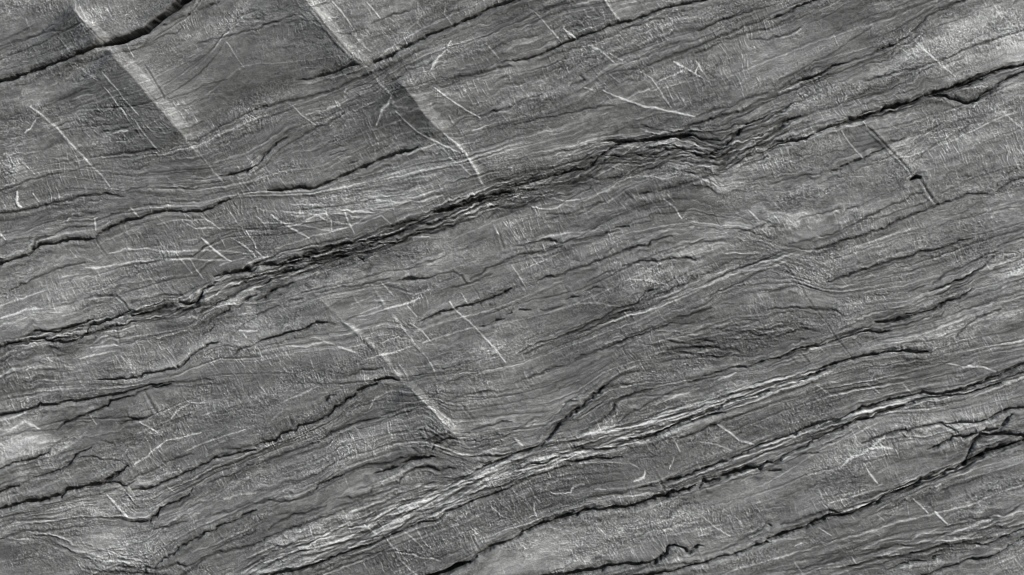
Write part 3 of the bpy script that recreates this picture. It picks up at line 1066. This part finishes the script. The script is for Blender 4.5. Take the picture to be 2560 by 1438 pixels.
# ---------------------------------------------------------------- beds: the layers between the great partings
BEDS = [
 [-80,225,0,203,93,175,190,140,276,110,330,97,364,80,395,55,430,25,470,-5,520,-60,600,-200],
 [-80,450,0,430,217,399,400,373,467,354,510,340,560,310,640,274,705,262,780,240,873,207,930,183,980,138,1040,102,1124,68,1207,30,1280,3,1400,-60],
 [-80,490,0,476,73,451,157,432,330,455,547,439,568,440,640,414,717,341,814,313,860,284,1000,235,1127,195,1207,188,1280,152,1347,140,1414,107,1470,85,1580,52,1680,8,1744,3,1900,-60],
 [-80,545,0,535,73,525,187,495,307,493,393,497,500,500,640,476,783,471,857,440,960,397,1044,367,1150,362,1280,314,1347,297,1440,275,1520,215,1600,175,1710,127,1830,85,1920,50,2010,12,2043,0,2200,-60],
 [-80,690,0,660,70,640,80,625,117,612,157,603,240,595,287,563,350,545,434,528,500,530,571,501,680,500,800,492,1000,480,1280,400,1510,352,1687,334,1780,300,1920,240,1957,225,2007,200,2100,162,2230,113,2310,43,2410,2,2600,-80],
 [-80,885,0,868,50,855,87,830,140,832,200,808,310,780,440,758,490,755,505,715,520,712,547,690,610,672,640,665,707,662,773,633,860,613,960,582,1043,550,1100,530,1190,503,1280,467,1360,443,1450,422,1500,388,1580,354,1680,344,1725,352,1800,408,1850,395,1920,372,2000,350,2100,312,2154,295,2260,264,2314,239,2420,207,2507,173,2560,160,2720,130],
 [-80,985,0,965,100,950,243,950,343,944,440,919,480,889,547,854,640,860,720,830,817,804,865,800,893,787,970,772,1040,805,1107,780,1200,749,1280,724,1340,702,1440,671,1530,639,1597,615,1680,590,1730,577,1850,577,1940,610,2037,625,2127,598,2200,570,2243,550,2330,518,2413,489,2470,482,2560,460,2720,420],
 [-80,1060,0,1040,83,1020,160,1005,277,990,367,975,404,958,550,938,700,935,870,955,980,945,1100,930,1200,915,1307,887,1407,845,1520,804,1600,774,1665,720,1800,655,1920,650,2063,707,2133,684,2213,657,2340,625,2430,597,2560,560,2720,500],
 [-80,1290,0,1272,67,1255,150,1240,227,1213,300,1190,317,1165,330,1225,387,1218,434,1197,480,1180,534,1148,594,1132,640,1112,697,1088,737,1078,817,1038,893,985,947,965,1034,983,1100,960,1280,957,1380,923,1470,887,1540,857,1610,833,1680,805,1744,785,1776,769,1840,740,1920,730,1990,717,2100,750,2270,730,2310,715,2400,690,2450,660,2560,620,2720,560],
 [-80,1330,0,1320,200,1298,323,1307,373,1303,400,1274,467,1242,550,1200,640,1162,700,1142,797,1108,890,1060,950,1043,1060,1015,1130,1075,1177,1075,1280,1055,1370,1050,1450,1018,1513,957,1600,929,1720,920,1920,901,1987,874,2080,854,2134,835,2187,805,2254,797,2340,768,2420,735,2560,690,2720,640],
 [-80,1620,200,1520,377,1426,434,1385,490,1347,540,1327,600,1295,640,1275,700,1250,747,1243,794,1225,840,1190,900,1170,1000,1145,1087,1142,1187,1175,1250,1150,1280,1135,1350,1115,1500,1108,1574,1095,1640,1080,1700,1057,1780,1028,1880,990,1930,975,1987,957,2070,917,2170,890,2260,877,2320,879,2400,850,2560,810,2720,770],
 [-80,1800,690,1437,740,1422,840,1389,934,1355,1030,1317,1090,1298,1180,1263,1280,1217,1330,1192,1413,1166,1570,1155,1690,1102,1794,1062,1920,1015,2060,975,2200,950,2300,925,2447,890,2560,870,2720,830],
 [-80,1900,900,1440,1000,1395,1200,1330,1447,1255,1525,1236,1600,1225,1653,1212,1740,1177,1820,1157,1920,1107,2020,1070,2150,1022,2280,994,2400,975,2447,957,2560,910,2720,860],
 [-80,2000,1000,1490,1110,1434,1180,1402,1210,1378,1280,1348,1357,1308,1420,1286,1490,1273,1600,1260,1667,1242,1737,1210,1850,1190,1925,1157,1957,1145,2033,1098,2155,1078,2250,1062,2310,1070,2400,1053,2560,1018,2720,980],
 [-80,2100,1440,1500,1620,1430,1750,1400,1860,1370,1920,1350,2020,1320,2100,1285,2170,1265,2250,1220,2340,1190,2400,1165,2450,1140,2520,1115,2560,1100,2720,1060],
 [-80,2200,2050,1450,2100,1430,2230,1390,2350,1365,2460,1352,2530,1335,2560,1320,2720,1270],
]
JOINTS = [
 [175,0,267,110,330,190,463,347],
 [763,0,843,95,917,165],
 [994,197,1064,290,1110,333,1190,420,1210,465],
 [780,727,853,805,960,905,1030,975,1150,1090],
 [2157,304,2270,420,2330,500],
 [1960,660,2037,770,2090,850],
 [1510,0,1553,55],
]
# pixel of each grid point, shifted by the same roughness as the cracks
PX = GX + WXS + .6 * WXL; PY = GY + WYS + .6 * WYL
BED = np.zeros((H, W), np.int32); LC = np.zeros((H, W), np.float32); TH = np.full((H, W), 90, np.float32)
prev = np.full((H, W), -1e9, np.float32)
GYW = GY + .5 * WYL + .5 * WYS; BED_N = 0
for b in BEDS:
    b = np.array(b, float).reshape(-1, 2)
    f = np.maximum(np.interp(PX, b[:, 0], b[:, 1]), prev + .5)
    th = np.maximum(f - prev, 1) if BED_N else np.full_like(f, 90)
    nom = 95.0                                  # laminae keep their number where a bed pinches out
    LC += np.clip((GYW - (prev if BED_N else f - 90)) / th, 0, 1) * nom
    TH = np.where((GYW > (prev if BED_N else f - 400)) & (GYW <= f), th, TH)
    BED += (PY > f); prev = f; BED_N += 1
BLOCK = BED * 10
for n, j in enumerate(JOINTS):
    j = np.array(j, float).reshape(-1, 2)
    ys = np.linspace(j[0, 1], j[-1, 1], 60); xs = np.interp(ys, j[:, 1], j[:, 0])
    ids = BED[np.clip(((ys + MARG) / STEP).astype(int), 0, H - 1), np.clip(((xs + MARG) / STEP).astype(int), 0, W - 1)]
    y0, y1 = j[0, 1] - 400, j[-1, 1] + 400
    sx0 = (j[1, 0] - j[0, 0]) / (j[1, 1] - j[0, 1]); sx1 = (j[-1, 0] - j[-2, 0]) / (j[-1, 1] - j[-2, 1])
    g = np.interp(GY, [y0] + list(j[:, 1]) + [y1], [j[0, 0] - 400 * sx0] + list(j[:, 0]) + [j[-1, 0] + 400 * sx1])
    side = GX < g
    for i in set(ids.tolist()):
        if (ids == i).sum() >= 14: BLOCK += np.where((BED == i) & side, 1 + 0 * n, 0)

# ---------------------------------------------------------------- relief (mm towards the viewer) and tone: rock colour plus some painted light and shade
HGT = np.zeros((H, W), np.float32); TONE = np.zeros((H, W), np.float32)
PALEW = np.zeros((H, W), np.float32); DARKW = np.zeros((H, W), np.float32)
ROUGH = np.clip(.5 + 1.5 * fbm(220, 60, -20, 41, 3), 0, 1.3)
STRIP = np.full((H, W), -1, np.int32); SBEST = np.zeros((H, W), np.float32); strips = []
CR = np.zeros((H, W), np.float32)
for k, f, pts in strokes:
    if k == 'g':
        wr, wl, amp = f; A = .46 * wl * abs(amp); wl = wl * 1.35; wr = wr * .85; A *= .92
        if amp < 0: A = .10 * wl
        r = near(pts, 3.7 * max(wr, wl), .35)
        if r is None: continue
        sl, D, S, L, tot = r
        ww = np.where(S > 0, wr, wl).astype(np.float32)
        rt = np.clip(1 - D / (.85 * ww), 0, 1); lf = np.clip(1 - D / (2.1 * ww), 0, 1) ** 1.35
        plat = 0 if amp < 0 else .5 * np.clip(1 - D / (3.6 * wl), 0, 1) ** 1.5
        pr = A * np.where(S > 0, plat + (1 - plat * 0 - (0 if amp < 0 else .5)) * (.12 * rt + .88 * (np.sqrt(rt * rt + .01) - .1) / .905), lf) * np.clip(.25 + np.minimum(L, tot - L) / 30, 0, 1)
        HGT[sl] += pr
        continue
    w, s = f
    pad = 5 * w + 14
    thin = k == 'c' and w <= 6
    straight = k == 'v' and abs(pts[-1, 1] - pts[0, 1]) > .55 * abs(pts[-1, 0] - pts[0, 0]) and (pts[-1, 1] - pts[0, 1]) * (pts[-1, 0] - pts[0, 0]) > 0
    joint = k == 'c' and (pts[-1, 1] - pts[0, 1]) * (pts[-1, 0] - pts[0, 0]) > 0 and abs(pts[-1, 1] - pts[0, 1]) > .6 * abs(pts[-1, 0] - pts[0, 0])
    big = k == 'c' and w > 12
    r = near(pts, pad, .3 if straight or joint or big else (.6 if k == 'v' else .85))
    if r is None: continue
    sl, D, S, L, tot = r
    end = np.minimum(L, tot - L)
    tp = np.clip(.35 + end / (3 * w + 12), 0, 1)
    ww = w * tp * (WMOD[sl] * .4 + .6 if big else WMOD[sl] * .5 + .5) * (.58 if w > 12 or k != 'c' else .46 if thin else .38) + .6
    if k == 'c':
        pr = np.clip(1 - (D / ww) ** 1.6, 0, 1)
        dep = (3.3 if w > 12 else 1.3 if w > 10 else 1.15 if w > 6 else .4) * w * s * tp * (.45 if joint else 1)
        CR[sl] = np.maximum(CR[sl], pr * dep * (1 if big else np.clip(WMOD[sl], .6, 1.3)))
        HGT[sl] -= (.14 if thin else .24) * w * s * np.exp(-D / (w * 1.6)) * tp
        # lip: the upper side overhangs a little, the lower side is a fresh rounded edge
        HGT[sl] += .35 * w * s * np.exp(-((D - 1.4 * w) / (.8 * w)) ** 2) * tp
        TONE[sl] -= (1.3 if thin else .95) * s * (.55 if joint else 1) * np.exp(-(D / (ww * .9 + .5)) ** 2)  # thin seams are darker stone; wide open cracks get their shade painted
    elif k == 'v':
        pr = np.exp(-(D / (ww * .8 + .3)) ** 2)
        if w >= 7 and tot > 60: PALEW[sl] = np.maximum(PALEW[sl], .9 * s * pr)
        else: TONE[sl] += (1.35 if straight else 1.3) * s * pr * (.5 + .5 * np.clip(WMOD[sl], .4, 1.4))
        HGT[sl] += .22 * w * s * pr
    elif k == 'b':
        pr = np.exp(-(D / (w * .55 * (.75 + .25 * WMOD[sl]))) ** 2)
        PALEW[sl] += .5 * s * pr; ROUGH[sl] += .9 * s * pr; HGT[sl] += .05 * w * s * pr
    elif k == 'd':
        pr = np.exp(-(D / (w * .62 * (.75 + .25 * WMOD[sl]))) ** 2)
        DARKW[sl] += .85 * s * pr; HGT[sl] -= .12 * w * s * pr
        ROUGH[sl] += 1.3 * s * pr
    ok = (k == 'c' and w * s >= 4.8 and tot > 110) or (k == 'v' and w * s >= 2.6 and tot > 45) or (k in 'db' and w * s > 14)
    if ok:
        core = (pr > .35) & ((pr if k not in 'db' else pr * .3) > SBEST[sl])
        if core.sum() > 40:
            strips.append(({'c': 'dark_seam' if thin else 'crack', 'v': 'pale_vein_and_edge', 'b': 'pale_band', 'd': 'dark_band'}[k], k, f))  # torn flake edges count here too, their lit rim painted as pale tone
            STRIP[sl] = np.where(core, len(strips) - 1, STRIP[sl]); SBEST[sl] = np.where(core, pr if k not in 'db' else pr * .3, SBEST[sl])
# strands: long continuous laminae parallel to the beds, and the braided bundles along the crust and the pale band
def strand(pts, w, s, dark, warp=1.0):
    r = near(pts, 5 * w + 4, warp)
    if r is None: return
    sl, D, S, L, tot = r
    tp = np.clip(.15 + 3 * np.minimum(L, tot - L) / tot, 0, 1)
    pr = np.exp(-(D / (w * .42 * (.6 + .4 * WMOD[sl]) + .45)) ** 2) * tp
    if dark: TONE[sl] -= .9 * s * pr; HGT[sl] -= .5 * w * s * pr
    else: TONE[sl] += .75 * s * pr; HGT[sl] += .40 * w * s * pr
bd = [np.array(b, float).reshape(-1, 2) for b in BEDS]
for q in range(430):
    k = rng.integers(-1, len(bd) - 1); x0 = rng.uniform(-150, 2500); ln = rng.uniform(180, 800)
    xs = np.arange(x0, x0 + ln, 24.)
    lo = np.interp(xs, bd[k + 1][:, 0], bd[k + 1][:, 1]); hi = lo - 170 if k < 0 else np.interp(xs, bd[k][:, 0], bd[k][:, 1])
    ys = hi + (lo - hi) * np.clip(rng.uniform(.06, .94) + .05 * np.sin(xs / rng.uniform(60, 160) + q), .03, .97)
    dark = rng.random() < .62
    strand(np.stack([xs, ys], 1), rng.uniform(2.2, 4.2), rng.uniform(.25, .75), dark, .55)
    if rng.random() < .45: strand(np.stack([xs, ys + rng.uniform(4, 9)], 1)[2:], 2.4, rng.uniform(.3, .6), not dark, .55)
def bundle(path, n, lmin, lmax, dk, warp, s0=.8):
    p = np.array(path, float).reshape(-1, 3); d = np.concatenate([[0], np.cumsum(np.hypot(*np.diff(p[:, :2], axis=0).T))])
    for q in range(n):
        L_ = rng.uniform(lmin, lmax); t0 = rng.uniform(-.3 * L_, d[-1] - .5 * L_)
        t = np.arange(max(t0, 0), min(t0 + L_, d[-1]), 14.)
        if len(t) < 3: continue
        hw = np.interp(t, d, p[:, 2]) * (1.25 if n == 190 else 1); o = rng.uniform(-1, 1)
        xs = np.interp(t, d, p[:, 0]); ys = np.interp(t, d, p[:, 1]) + hw * (o + .22 * np.sin(t / rng.uniform(22, 60) + q))
        strand(np.stack([xs, ys], 1), rng.uniform(2.6, 5.2), s0 * rng.uniform(.5, 1.1), rng.random() < dk, warp)
bundle([0,862,8, 140,836,10, 300,805,14, 440,770,18, 560,715,26, 700,668,26, 800,640,20, 900,608,22, 1000,580,24, 1100,545,26, 1200,510,26, 1300,478,38, 1420,445,48, 1500,415,52, 1600,385,52, 1700,375,48, 1800,380,36, 1900,335,26, 2000,290,18], 190, 110, 420, .62, .95, 1.0)
bundle([560,1470,20, 640,1425,30, 780,1375,34, 900,1335,34, 1000,1290,34, 1100,1250,34, 1200,1205,32, 1300,1165,34, 1400,1130,34, 1500,1105,30, 1600,1080,28, 1700,1045,24, 1800,1010,20, 1920,970,18, 2100,920,12], 170, 160, 620, .47, .5, .8)
bundle([1500,880,20, 1600,850,40, 1700,840,46, 1800,835,46, 1920,830,40, 2050,830,24], 60, 50, 170, .6, 1.2, .7)
bundle([1920,900,14, 2050,850,16, 2200,800,18, 2320,760,22, 2440,700,26, 2560,650,26, 2700,600,26], 50, 100, 300, .6, 1.1, .75)
bundle([1900,1440,20, 2050,1410,26, 2200,1385,30, 2350,1355,34, 2450,1330,34, 2560,1300,34, 2700,1260,30], 50, 120, 400, .55, .8, .7)
bundle([1040,1105,16, 1120,1110,26, 1180,1115,30, 1260,1110,24, 1360,1070,30, 1440,1020,28, 1520,985,16], 40, 50, 160, .6, 1.2, .7)
bundle([0,1340,10, 120,1345,24, 260,1400,36, 400,1430,30], 40, 80, 240, .5, 1.0, .6)
bundle([1780,400,24, 1860,375,26, 1960,350,22, 2080,318,16, 2250,270,14, 2450,200,16, 2600,150,14], 50, 120, 400, .6, .8, .8)
bundle([1740,330,20, 1860,270,20, 1960,225,14, 2100,170,10], 24, 80, 220, .65, 1.0, .7)
bundle([1650,1215,12, 1920,1120,14, 2150,1040,14, 2300,1000,14, 2600,920,14], 40, 160, 600, .5, .6, .8)
bundle([1550,1240,14, 1700,1225,14, 1920,1160,16, 2100,1085,18, 2250,1020,12], 24, 100, 400, .5, .7, .7)
bundle([2000,1310,16, 2200,1250,18, 2400,1160,18, 2560,1090,18], 34, 160, 500, .5, .6, .8)
bundle([1280,880,14, 1420,835,14, 1600,770,14, 1800,690,14, 2000,620,14], 30, 120, 500, .55, .6, .7)
bundle([700,520,60, 900,510,50, 1100,480,30], 26, 80, 240, .2, .8, .6)

# hair-fine seams and hair veins too many to survey one by one
for q in range(620):
    dark = q % 2 == 0
    c = np.array([rng.uniform(-120, 2680), rng.uniform(-120, 1560)])
    L_ = rng.uniform(25, 130) if dark else rng.uniform(14, 60)
    pts = [c]; turn = rng.uniform(-.25, .25); hd = rng.random() < .55
    for m in range(6):
        i = int(np.clip((pts[-1][0] + MARG) / STEP, 0, W - 1)); j = int(np.clip((pts[-1][1] + MARG) / STEP, 0, H - 1))
        th = (THETA[j, i] if dark or hd else HT[j, i]) + turn + rng.uniform(-.12, .12)
        pts.append(pts[-1] + L_ / 6 * np.array([math.cos(th), math.sin(th)]))
    pts = np.array(pts); w = rng.uniform(1.6, 3.2); s = rng.uniform(.3, .75)
    r = near(pts, 12, 1.0 if dark else .4)
    if r is None: continue
    sl, D, S, L, tot = r
    tp = np.clip(.2 + 2.2 * np.minimum(L, tot - L) / tot, 0, 1)
    pr = np.exp(-(D / (w * .5 * np.clip(WMOD[sl], .5, 1.5) + .5)) ** 2) * tp
    if dark: TONE[sl] -= .7 * s * pr; HGT[sl] -= .5 * w * s * pr
    else: TONE[sl] += .75 * s * pr; HGT[sl] += .25 * w * s * pr
print('strokes', len(strokes), 'strips', len(strips), round(time.time() - T0, 1))
for amp, rx, ry, ang, x, y in patches:
    m = fbm(28, 20, -20, 55, 2) if False else 0
    c, s = math.cos(math.radians(ang)), math.sin(math.radians(ang))
    pad = 2.6 * max(rx, ry)
    i0 = max(0, int((x - pad + MARG) / STEP)); i1 = min(W, int((x + pad + MARG) / STEP)); j0 = max(0, int((y - pad + MARG) / STEP)); j1 = min(H, int((y + pad + MARG) / STEP))
    sl = (slice(j0, j1), slice(i0, i1))
    X = GX[sl] + 2.2 * WXL[sl] + WXS[sl] - x; Y = GY[sl] + 2.2 * WYL[sl] + WYS[sl] - y
    u = (X * c + Y * s) / rx; v = (-X * s + Y * c) / ry
    pr = np.exp(-np.minimum((u * u + v * v) * .8, 30) ** 1.2)
    TONE[sl] += .85 * amp * pr  # beside the scarps this paints light on facets and shade on slopes

# per-bed set and colour, eased across the partings
nb = len(BEDS) + 1
off = rng.uniform(-.35, .35, nb * 10 + 10); tn = rng.uniform(-.05, .05, nb * 10 + 10)
HGT += blur(off[BLOCK].astype(np.float32), 2); TONE += blur(tn[BLOCK].astype(np.float32), 2)

HM = np.clip(.55 + 2.0 * fbm(150, 80, -20, 61, 3), 0, 1.3)      # where the cross grain shows
FM = np.clip(.55 + 1.6 * fbm(170, 55, -20, 62, 3), .1, 1.3)     # where the fibres along the layering show
blotch = fbm(70, 26, -20, 71, 4); wide = fbm(420, 240, -15, 72, 2); specks = fbm(11, 7, -20, 73, 3)
GM = np.clip(.55 + 1.5 * fbm(130, 50, -20, 97, 3), .15, 1.2)
RB = np.clip(ROUGH - .9, 0, .9); ROUGH = np.minimum(ROUGH, 1.2); HM = HM * (1 - .7 * np.minimum(DARKW, 1))
n1 = fbm(170, 17, -20, 91, 3, GX + 3 * WXL, GY + 3 * WYL); n2 = fbm(130, 22, -17, 92, 3, GX + 3 * WXL, GY + 3 * WYL); n3 = fbm(90, 26, 60, 93, 3, GX + 2 * WXL, GY + 2 * WYL)
m1 = np.clip(.35 + 2 * fbm(200, 70, -20, 94, 2), 0, 1); m2 = np.clip(.35 + 2 * fbm(160, 60, -20, 95, 2), 0, 1); m3 = np.clip(.2 + 2 * fbm(160, 100, -20, 96, 2), 0, 1)
seam = m1 * np.exp(-(n1 / .045) ** 2); pale = m2 * np.exp(-(n2 / .04) ** 2); cross = m3 * np.exp(-(n3 / .03) ** 2)
# laminae: they follow the beds, crowd together where a bed thins, and come in sets
LC += np.where(GYW > prev, (GYW - prev), 0) + np.where(BED == 0, 0, 0)
sq = np.clip(TH / 60, .15, 1)                   # fade what would be finer than the grid
LU = GX * .94 - GY * .34
def lam(lu, lv, seed, octv=3, wob=0):
    u = LU / lu + 40; v = (LC + wob * WYL + .35 * wob * WYS) / lv + 40
    o = 0; a = 1
    for q in range(octv):
        o = o + a * lattice(u, v, seed + q * 13); u = u * 1.9 + 3.3; v = v * 2.1 + 5.1; a *= .6
    return o.astype(np.float32)
LAM1 = lam(240, 11, 201, 3, .6); LAM2 = lam(110, 5, 202, 2, 1.0) * sq
C1 = np.exp(-(lam(700, 24, 203, 2, .35) / .030) ** 2); C2 = np.exp(-(lam(560, 17, 204, 2, .4) / .028) ** 2); C3 = np.exp(-(lam(480, 15, 205, 2, .4) / .035) ** 2)
MS = np.clip(.5 + 1.8 * lam(560, 60, 206, 2), 0, 1); MP = np.clip(.35 + 1.9 * lam(280, 55, 207, 2), 0, 1); PLAIN = np.clip(.6 + 1.4 * lam(300, 70, 208, 2), .15, 1)
TONE += .38 * blotch + .24 * wide + .22 * specks * (.5 + ROUGH)
TONE += .55 * LAM1 * PLAIN + .45 * LAM2 * PLAIN + RB * (.3 * LAM2 + .3 * LAM1 + .13 * BRAID + .08 * FINE)
TONE += (-.45 * C1 - .35 * C2) * MS + .30 * C3 * MP
HX = GX + 1.2 * WXL; HY = GY + 1.2 * WYL
hl = fbm(46, 5.5, 62, 211, 2, HX, HY); hl2 = fbm(60, 7, 55, 213, 2, HX, HY)
HL = HM * np.exp(-(hl / .05) ** 2) * np.clip(.3 + 1.6 * fbm(60, 40, -20, 215, 2), 0, 1); HD = HM * np.exp(-(hl2 / .05) ** 2) * np.clip(.3 + 1.6 * fbm(70, 40, -20, 217, 2), 0, 1)
TONE += .60 * HL - .42 * HD; HGT += .35 * HL - .35 * HD
TONE += np.minimum(PALEW, .42) * np.clip(.62 + .40 * BRAID + .16 * LONG, -.1, 1.5) - np.minimum(DARKW, .9) * np.clip(.62 - .20 * BRAID - .08 * LONG, 0, .9)
HGT += np.minimum(PALEW + DARKW, 1) * .9 * BRAID
TONE += -.14 * seam + .14 * pale + .13 * cross
TONE += FM * (.055 * FINE + .02 * LONG + .07 * np.clip(FIB, 0, 4)) + HM * (.05 * HATCH + .08 * np.clip(HFIB, 0, 5)) + .20 * GRIT * GM
HGT += 1.1 * LAM1 * PLAIN + .5 * LAM2 * PLAIN + RB * (.8 * LAM2 + .8 * LAM1 + .25 * BRAID) - (.7 * C1 + .5 * C2) * MS + .5 * C3 * MP
HGT += .10 * FM * FINE + .08 * HM * HATCH + .14 * HM * np.clip(HFIB, 0, 4) + .16 * FM * np.clip(FIB, 0, 4) - .6 * seam + .3 * pale + .4 * cross
HGT += .38 * GRIT * GM + 2.2 * fbm(60, 22, -20, 81, 3) + 12 * fbm(260, 120, -20, 82, 2) + .6 * fbm(13, 7, -20, 83, 3) * (.2 + ROUGH)
HGT -= CR
TONE += .75 * (TONE - blur(TONE, 1))
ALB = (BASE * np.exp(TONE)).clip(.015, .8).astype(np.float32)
print('relief', round(time.time() - T0, 1), 'albedo', float(ALB.mean()))

# ---------------------------------------------------------------- material
def rock_material():
    m = bpy.data.materials.new('grey_schist'); m.use_nodes = True
    nt = m.node_tree; N = nt.nodes; Lk = nt.links; b = N['Principled BSDF']
    at = N.new('ShaderNodeAttribute'); at.attribute_name = 'mineral_and_shade'
    tc = N.new('ShaderNodeTexCoord')
    mp = N.new('ShaderNodeMapping'); mp.inputs['Rotation'].default_value = (0, math.radians(20), 0); mp.inputs['Scale'].default_value = (1, 1, 2.2)
    Lk.new(tc.outputs['Object'], mp.inputs['Vector'])
    n1 = N.new('ShaderNodeTexNoise'); n1.inputs['Scale'].default_value = 260; n1.inputs['Detail'].default_value = 4; n1.inputs['Roughness'].default_value = .7
    Lk.new(mp.outputs[0], n1.inputs['Vector'])
    r = N.new('ShaderNodeMapRange'); r.inputs['From Min'].default_value = .3; r.inputs['From Max'].default_value = .7; r.inputs['To Min'].default_value = .70; r.inputs['To Max'].default_value = 1.32
    Lk.new(n1.outputs['Fac'], r.inputs['Value'])
    mu = N.new('ShaderNodeMath'); mu.operation = 'MULTIPLY'; Lk.new(at.outputs['Fac'], mu.inputs[0]); Lk.new(r.outputs[0], mu.inputs[1])
    cc = N.new('ShaderNodeVectorMath'); cc.operation = 'SCALE'; cc.inputs[0].default_value = TINT
    Lk.new(mu.outputs[0], cc.inputs['Scale']); Lk.new(cc.outputs[0], b.inputs['Base Color'])
    b.inputs['Roughness'].default_value = .82; b.inputs['Specular IOR Level'].default_value = .25
    bp = N.new('ShaderNodeBump'); bp.inputs['Strength'].default_value = .35; bp.inputs['Distance'].default_value = .002
    Lk.new(n1.outputs['Fac'], bp.inputs['Height']); Lk.new(bp.outputs[0], b.inputs['Normal'])
    return m
MAT = rock_material()

# ---------------------------------------------------------------- the rock face: one thing, its blocks as parts, cracks and veins as sub-parts
VX = ((GX - 1280) / 1000).ravel(); VZ = (MID - (GY - 719) / 1000).ravel(); VY = (-HGT / 1000).ravel()
CO = np.stack([VX, VY, VZ], 1).astype(np.float32)
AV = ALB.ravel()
jj, ii = np.mgrid[0:H - 1, 0:W - 1]
V00 = (jj * W + ii).ravel(); QUAD = np.stack([V00, V00 + W, V00 + W + 1, V00 + 1], 1)
CB = BLOCK[:-1, :-1].ravel(); CS = STRIP[:-1, :-1].ravel()

root = bpy.data.objects.new('rock_face', None)
scene.collection.objects.link(root); root.location = (0, 0, 0)
root['label'] = 'weathered grey layered rock face crossed by dark cracks and fine pale veins'
root['category'] = 'rock'

def patch(name, sel, parent, label=None):
    q = QUAD[sel]
    used, inv = np.unique(q, return_inverse=True); inv = inv.reshape(q.shape)
    me = bpy.data.meshes.new(name)
    me.vertices.add(len(used)); me.vertices.foreach_set('co', CO[used].ravel())
    me.loops.add(q.size); me.loops.foreach_set('vertex_index', inv.ravel().astype(np.int32))
    me.polygons.add(len(q)); me.polygons.foreach_set('loop_start', np.arange(0, q.size, 4, dtype=np.int32))
    me.update(calc_edges=True)
    a = me.attributes.new('mineral_and_shade', 'FLOAT', 'POINT'); a.data.foreach_set('value', AV[used])
    me.materials.append(MAT)
    o = bpy.data.objects.new(name, me); scene.collection.objects.link(o); o.parent = parent
    if label: o['label'] = label
    return o

def components(lab):
    """label the connected pieces of equal value (run by run); -1 stays -1"""
    h, w = lab.shape; par = []; out = np.full((h, w), -1, np.int64); prev = None
    def find(x):
        while par[x] != x: par[x] = par[par[x]]; x = par[x]
        return x
    for j in range(h):
        r = lab[j]; cut = np.flatnonzero(np.diff(r)) + 1
        st = np.concatenate([[0], cut]); en = np.concatenate([cut, [w]])
        keep = r[st] >= 0; st = st[keep]; en = en[keep]
        ids = np.arange(len(par), len(par) + len(st)); par.extend(ids.tolist())
        for q in range(len(st)): out[j, st[q]:en[q]] = ids[q]
        if j:
            m = (lab[j - 1] == r) & (r >= 0)
            pr_ = out[j - 1][m] * 4194304 + out[j][m]
            for v in np.unique(pr_).tolist():
                a, c = find(v // 4194304), find(v % 4194304)
                if a != c: par[max(a, c)] = min(a, c)
    rootof = np.array([find(x) for x in range(len(par))])
    m = out >= 0; out[m] = rootof[out[m]]
    return out

CBG = CB.reshape(H - 1, W - 1); CSG = CS.reshape(H - 1, W - 1)
comp = components(np.where(CSG < 0, CBG, -1))
ids, cnt = np.unique(comp[comp >= 0], return_counts=True)
big = ids[cnt > 900]
lut = np.zeros(int(ids.max()) + 2, bool); lut[big] = True
good = (comp >= 0) & lut[comp]
COMP = np.where(good, comp, -1)
todo = (CSG < 0) & ~good                       # crumbs join whatever lies beside them
for _ in range(400):
    if not todo.any(): break
    for sh in ((0, 1), (1, 0), (0, -1), (-1, 0)):
        c2 = np.full_like(COMP, -1); n_ = len(c2)
        if sh == (0, 1): c2[:, 1:] = COMP[:, :-1]
        elif sh == (0, -1): c2[:, :-1] = COMP[:, 1:]
        elif sh == (1, 0): c2[1:] = COMP[:-1]
        else: c2[:-1] = COMP[1:]
        m = todo & (c2 >= 0)
        if not m.any(): continue
        COMP[m] = c2[m]; todo &= ~m
for _ in range(400):                            # crumbs shut in by cracks belong to the crack
    if not todo.any(): break
    for sh in ((0, 1), (1, 0), (0, -1), (-1, 0)):
        c2 = np.roll(CSG, sh, (0, 1)); m = todo & (c2 >= 0); CSG[m] = c2[m]; todo &= ~m
CS = CSG.ravel()
order = sorted(big.tolist(), key=lambda v: -cnt[ids == v][0])
CF = COMP.ravel(); blocks = {}
for v in order:
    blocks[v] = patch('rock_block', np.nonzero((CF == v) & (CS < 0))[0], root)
print('blocks', len(order))
NB = np.maximum.reduce([np.roll(COMP, (dj, di), (0, 1)) for dj in (-4, 0, 4) for di in (-4, 0, 4)]).ravel()
for n, (nm, k, f) in enumerate(strips):
    sel = np.nonzero(CS == n)[0]
    if len(sel) < 1: continue
    v, c = np.unique(NB[sel], return_counts=True)
    par = next((blocks[x] for x in v[np.argsort(-c)] if x in blocks), root)
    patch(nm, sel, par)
# the rock behind the surface, so the face has its thickness from any side
ring = np.concatenate([np.arange(W), np.arange(1, H) * W + W - 1, (H - 1) * W + np.arange(W - 2, -1, -1), np.arange(H - 2, 0, -1) * W])
fr = CO[ring]; n = len(ring); bk = fr.copy(); bk[:, 1] = .35 + .01 * np.sin(np.arange(n) * .7)
me = bpy.data.meshes.new('rock_core')
me.from_pydata([tuple(p) for p in np.vstack([fr, bk])], [], [(i, (i + 1) % n, n + (i + 1) % n, n + i) for i in range(n)] + [tuple(range(n, 2 * n))])
a = me.attributes.new('mineral_and_shade', 'FLOAT', 'POINT'); a.data.foreach_set('value', np.full(2 * n, BASE, np.float32))
me.materials.append(MAT); o = bpy.data.objects.new('rock_core', me); scene.collection.objects.link(o); o.parent = root
print('built', round(time.time() - T0, 1))
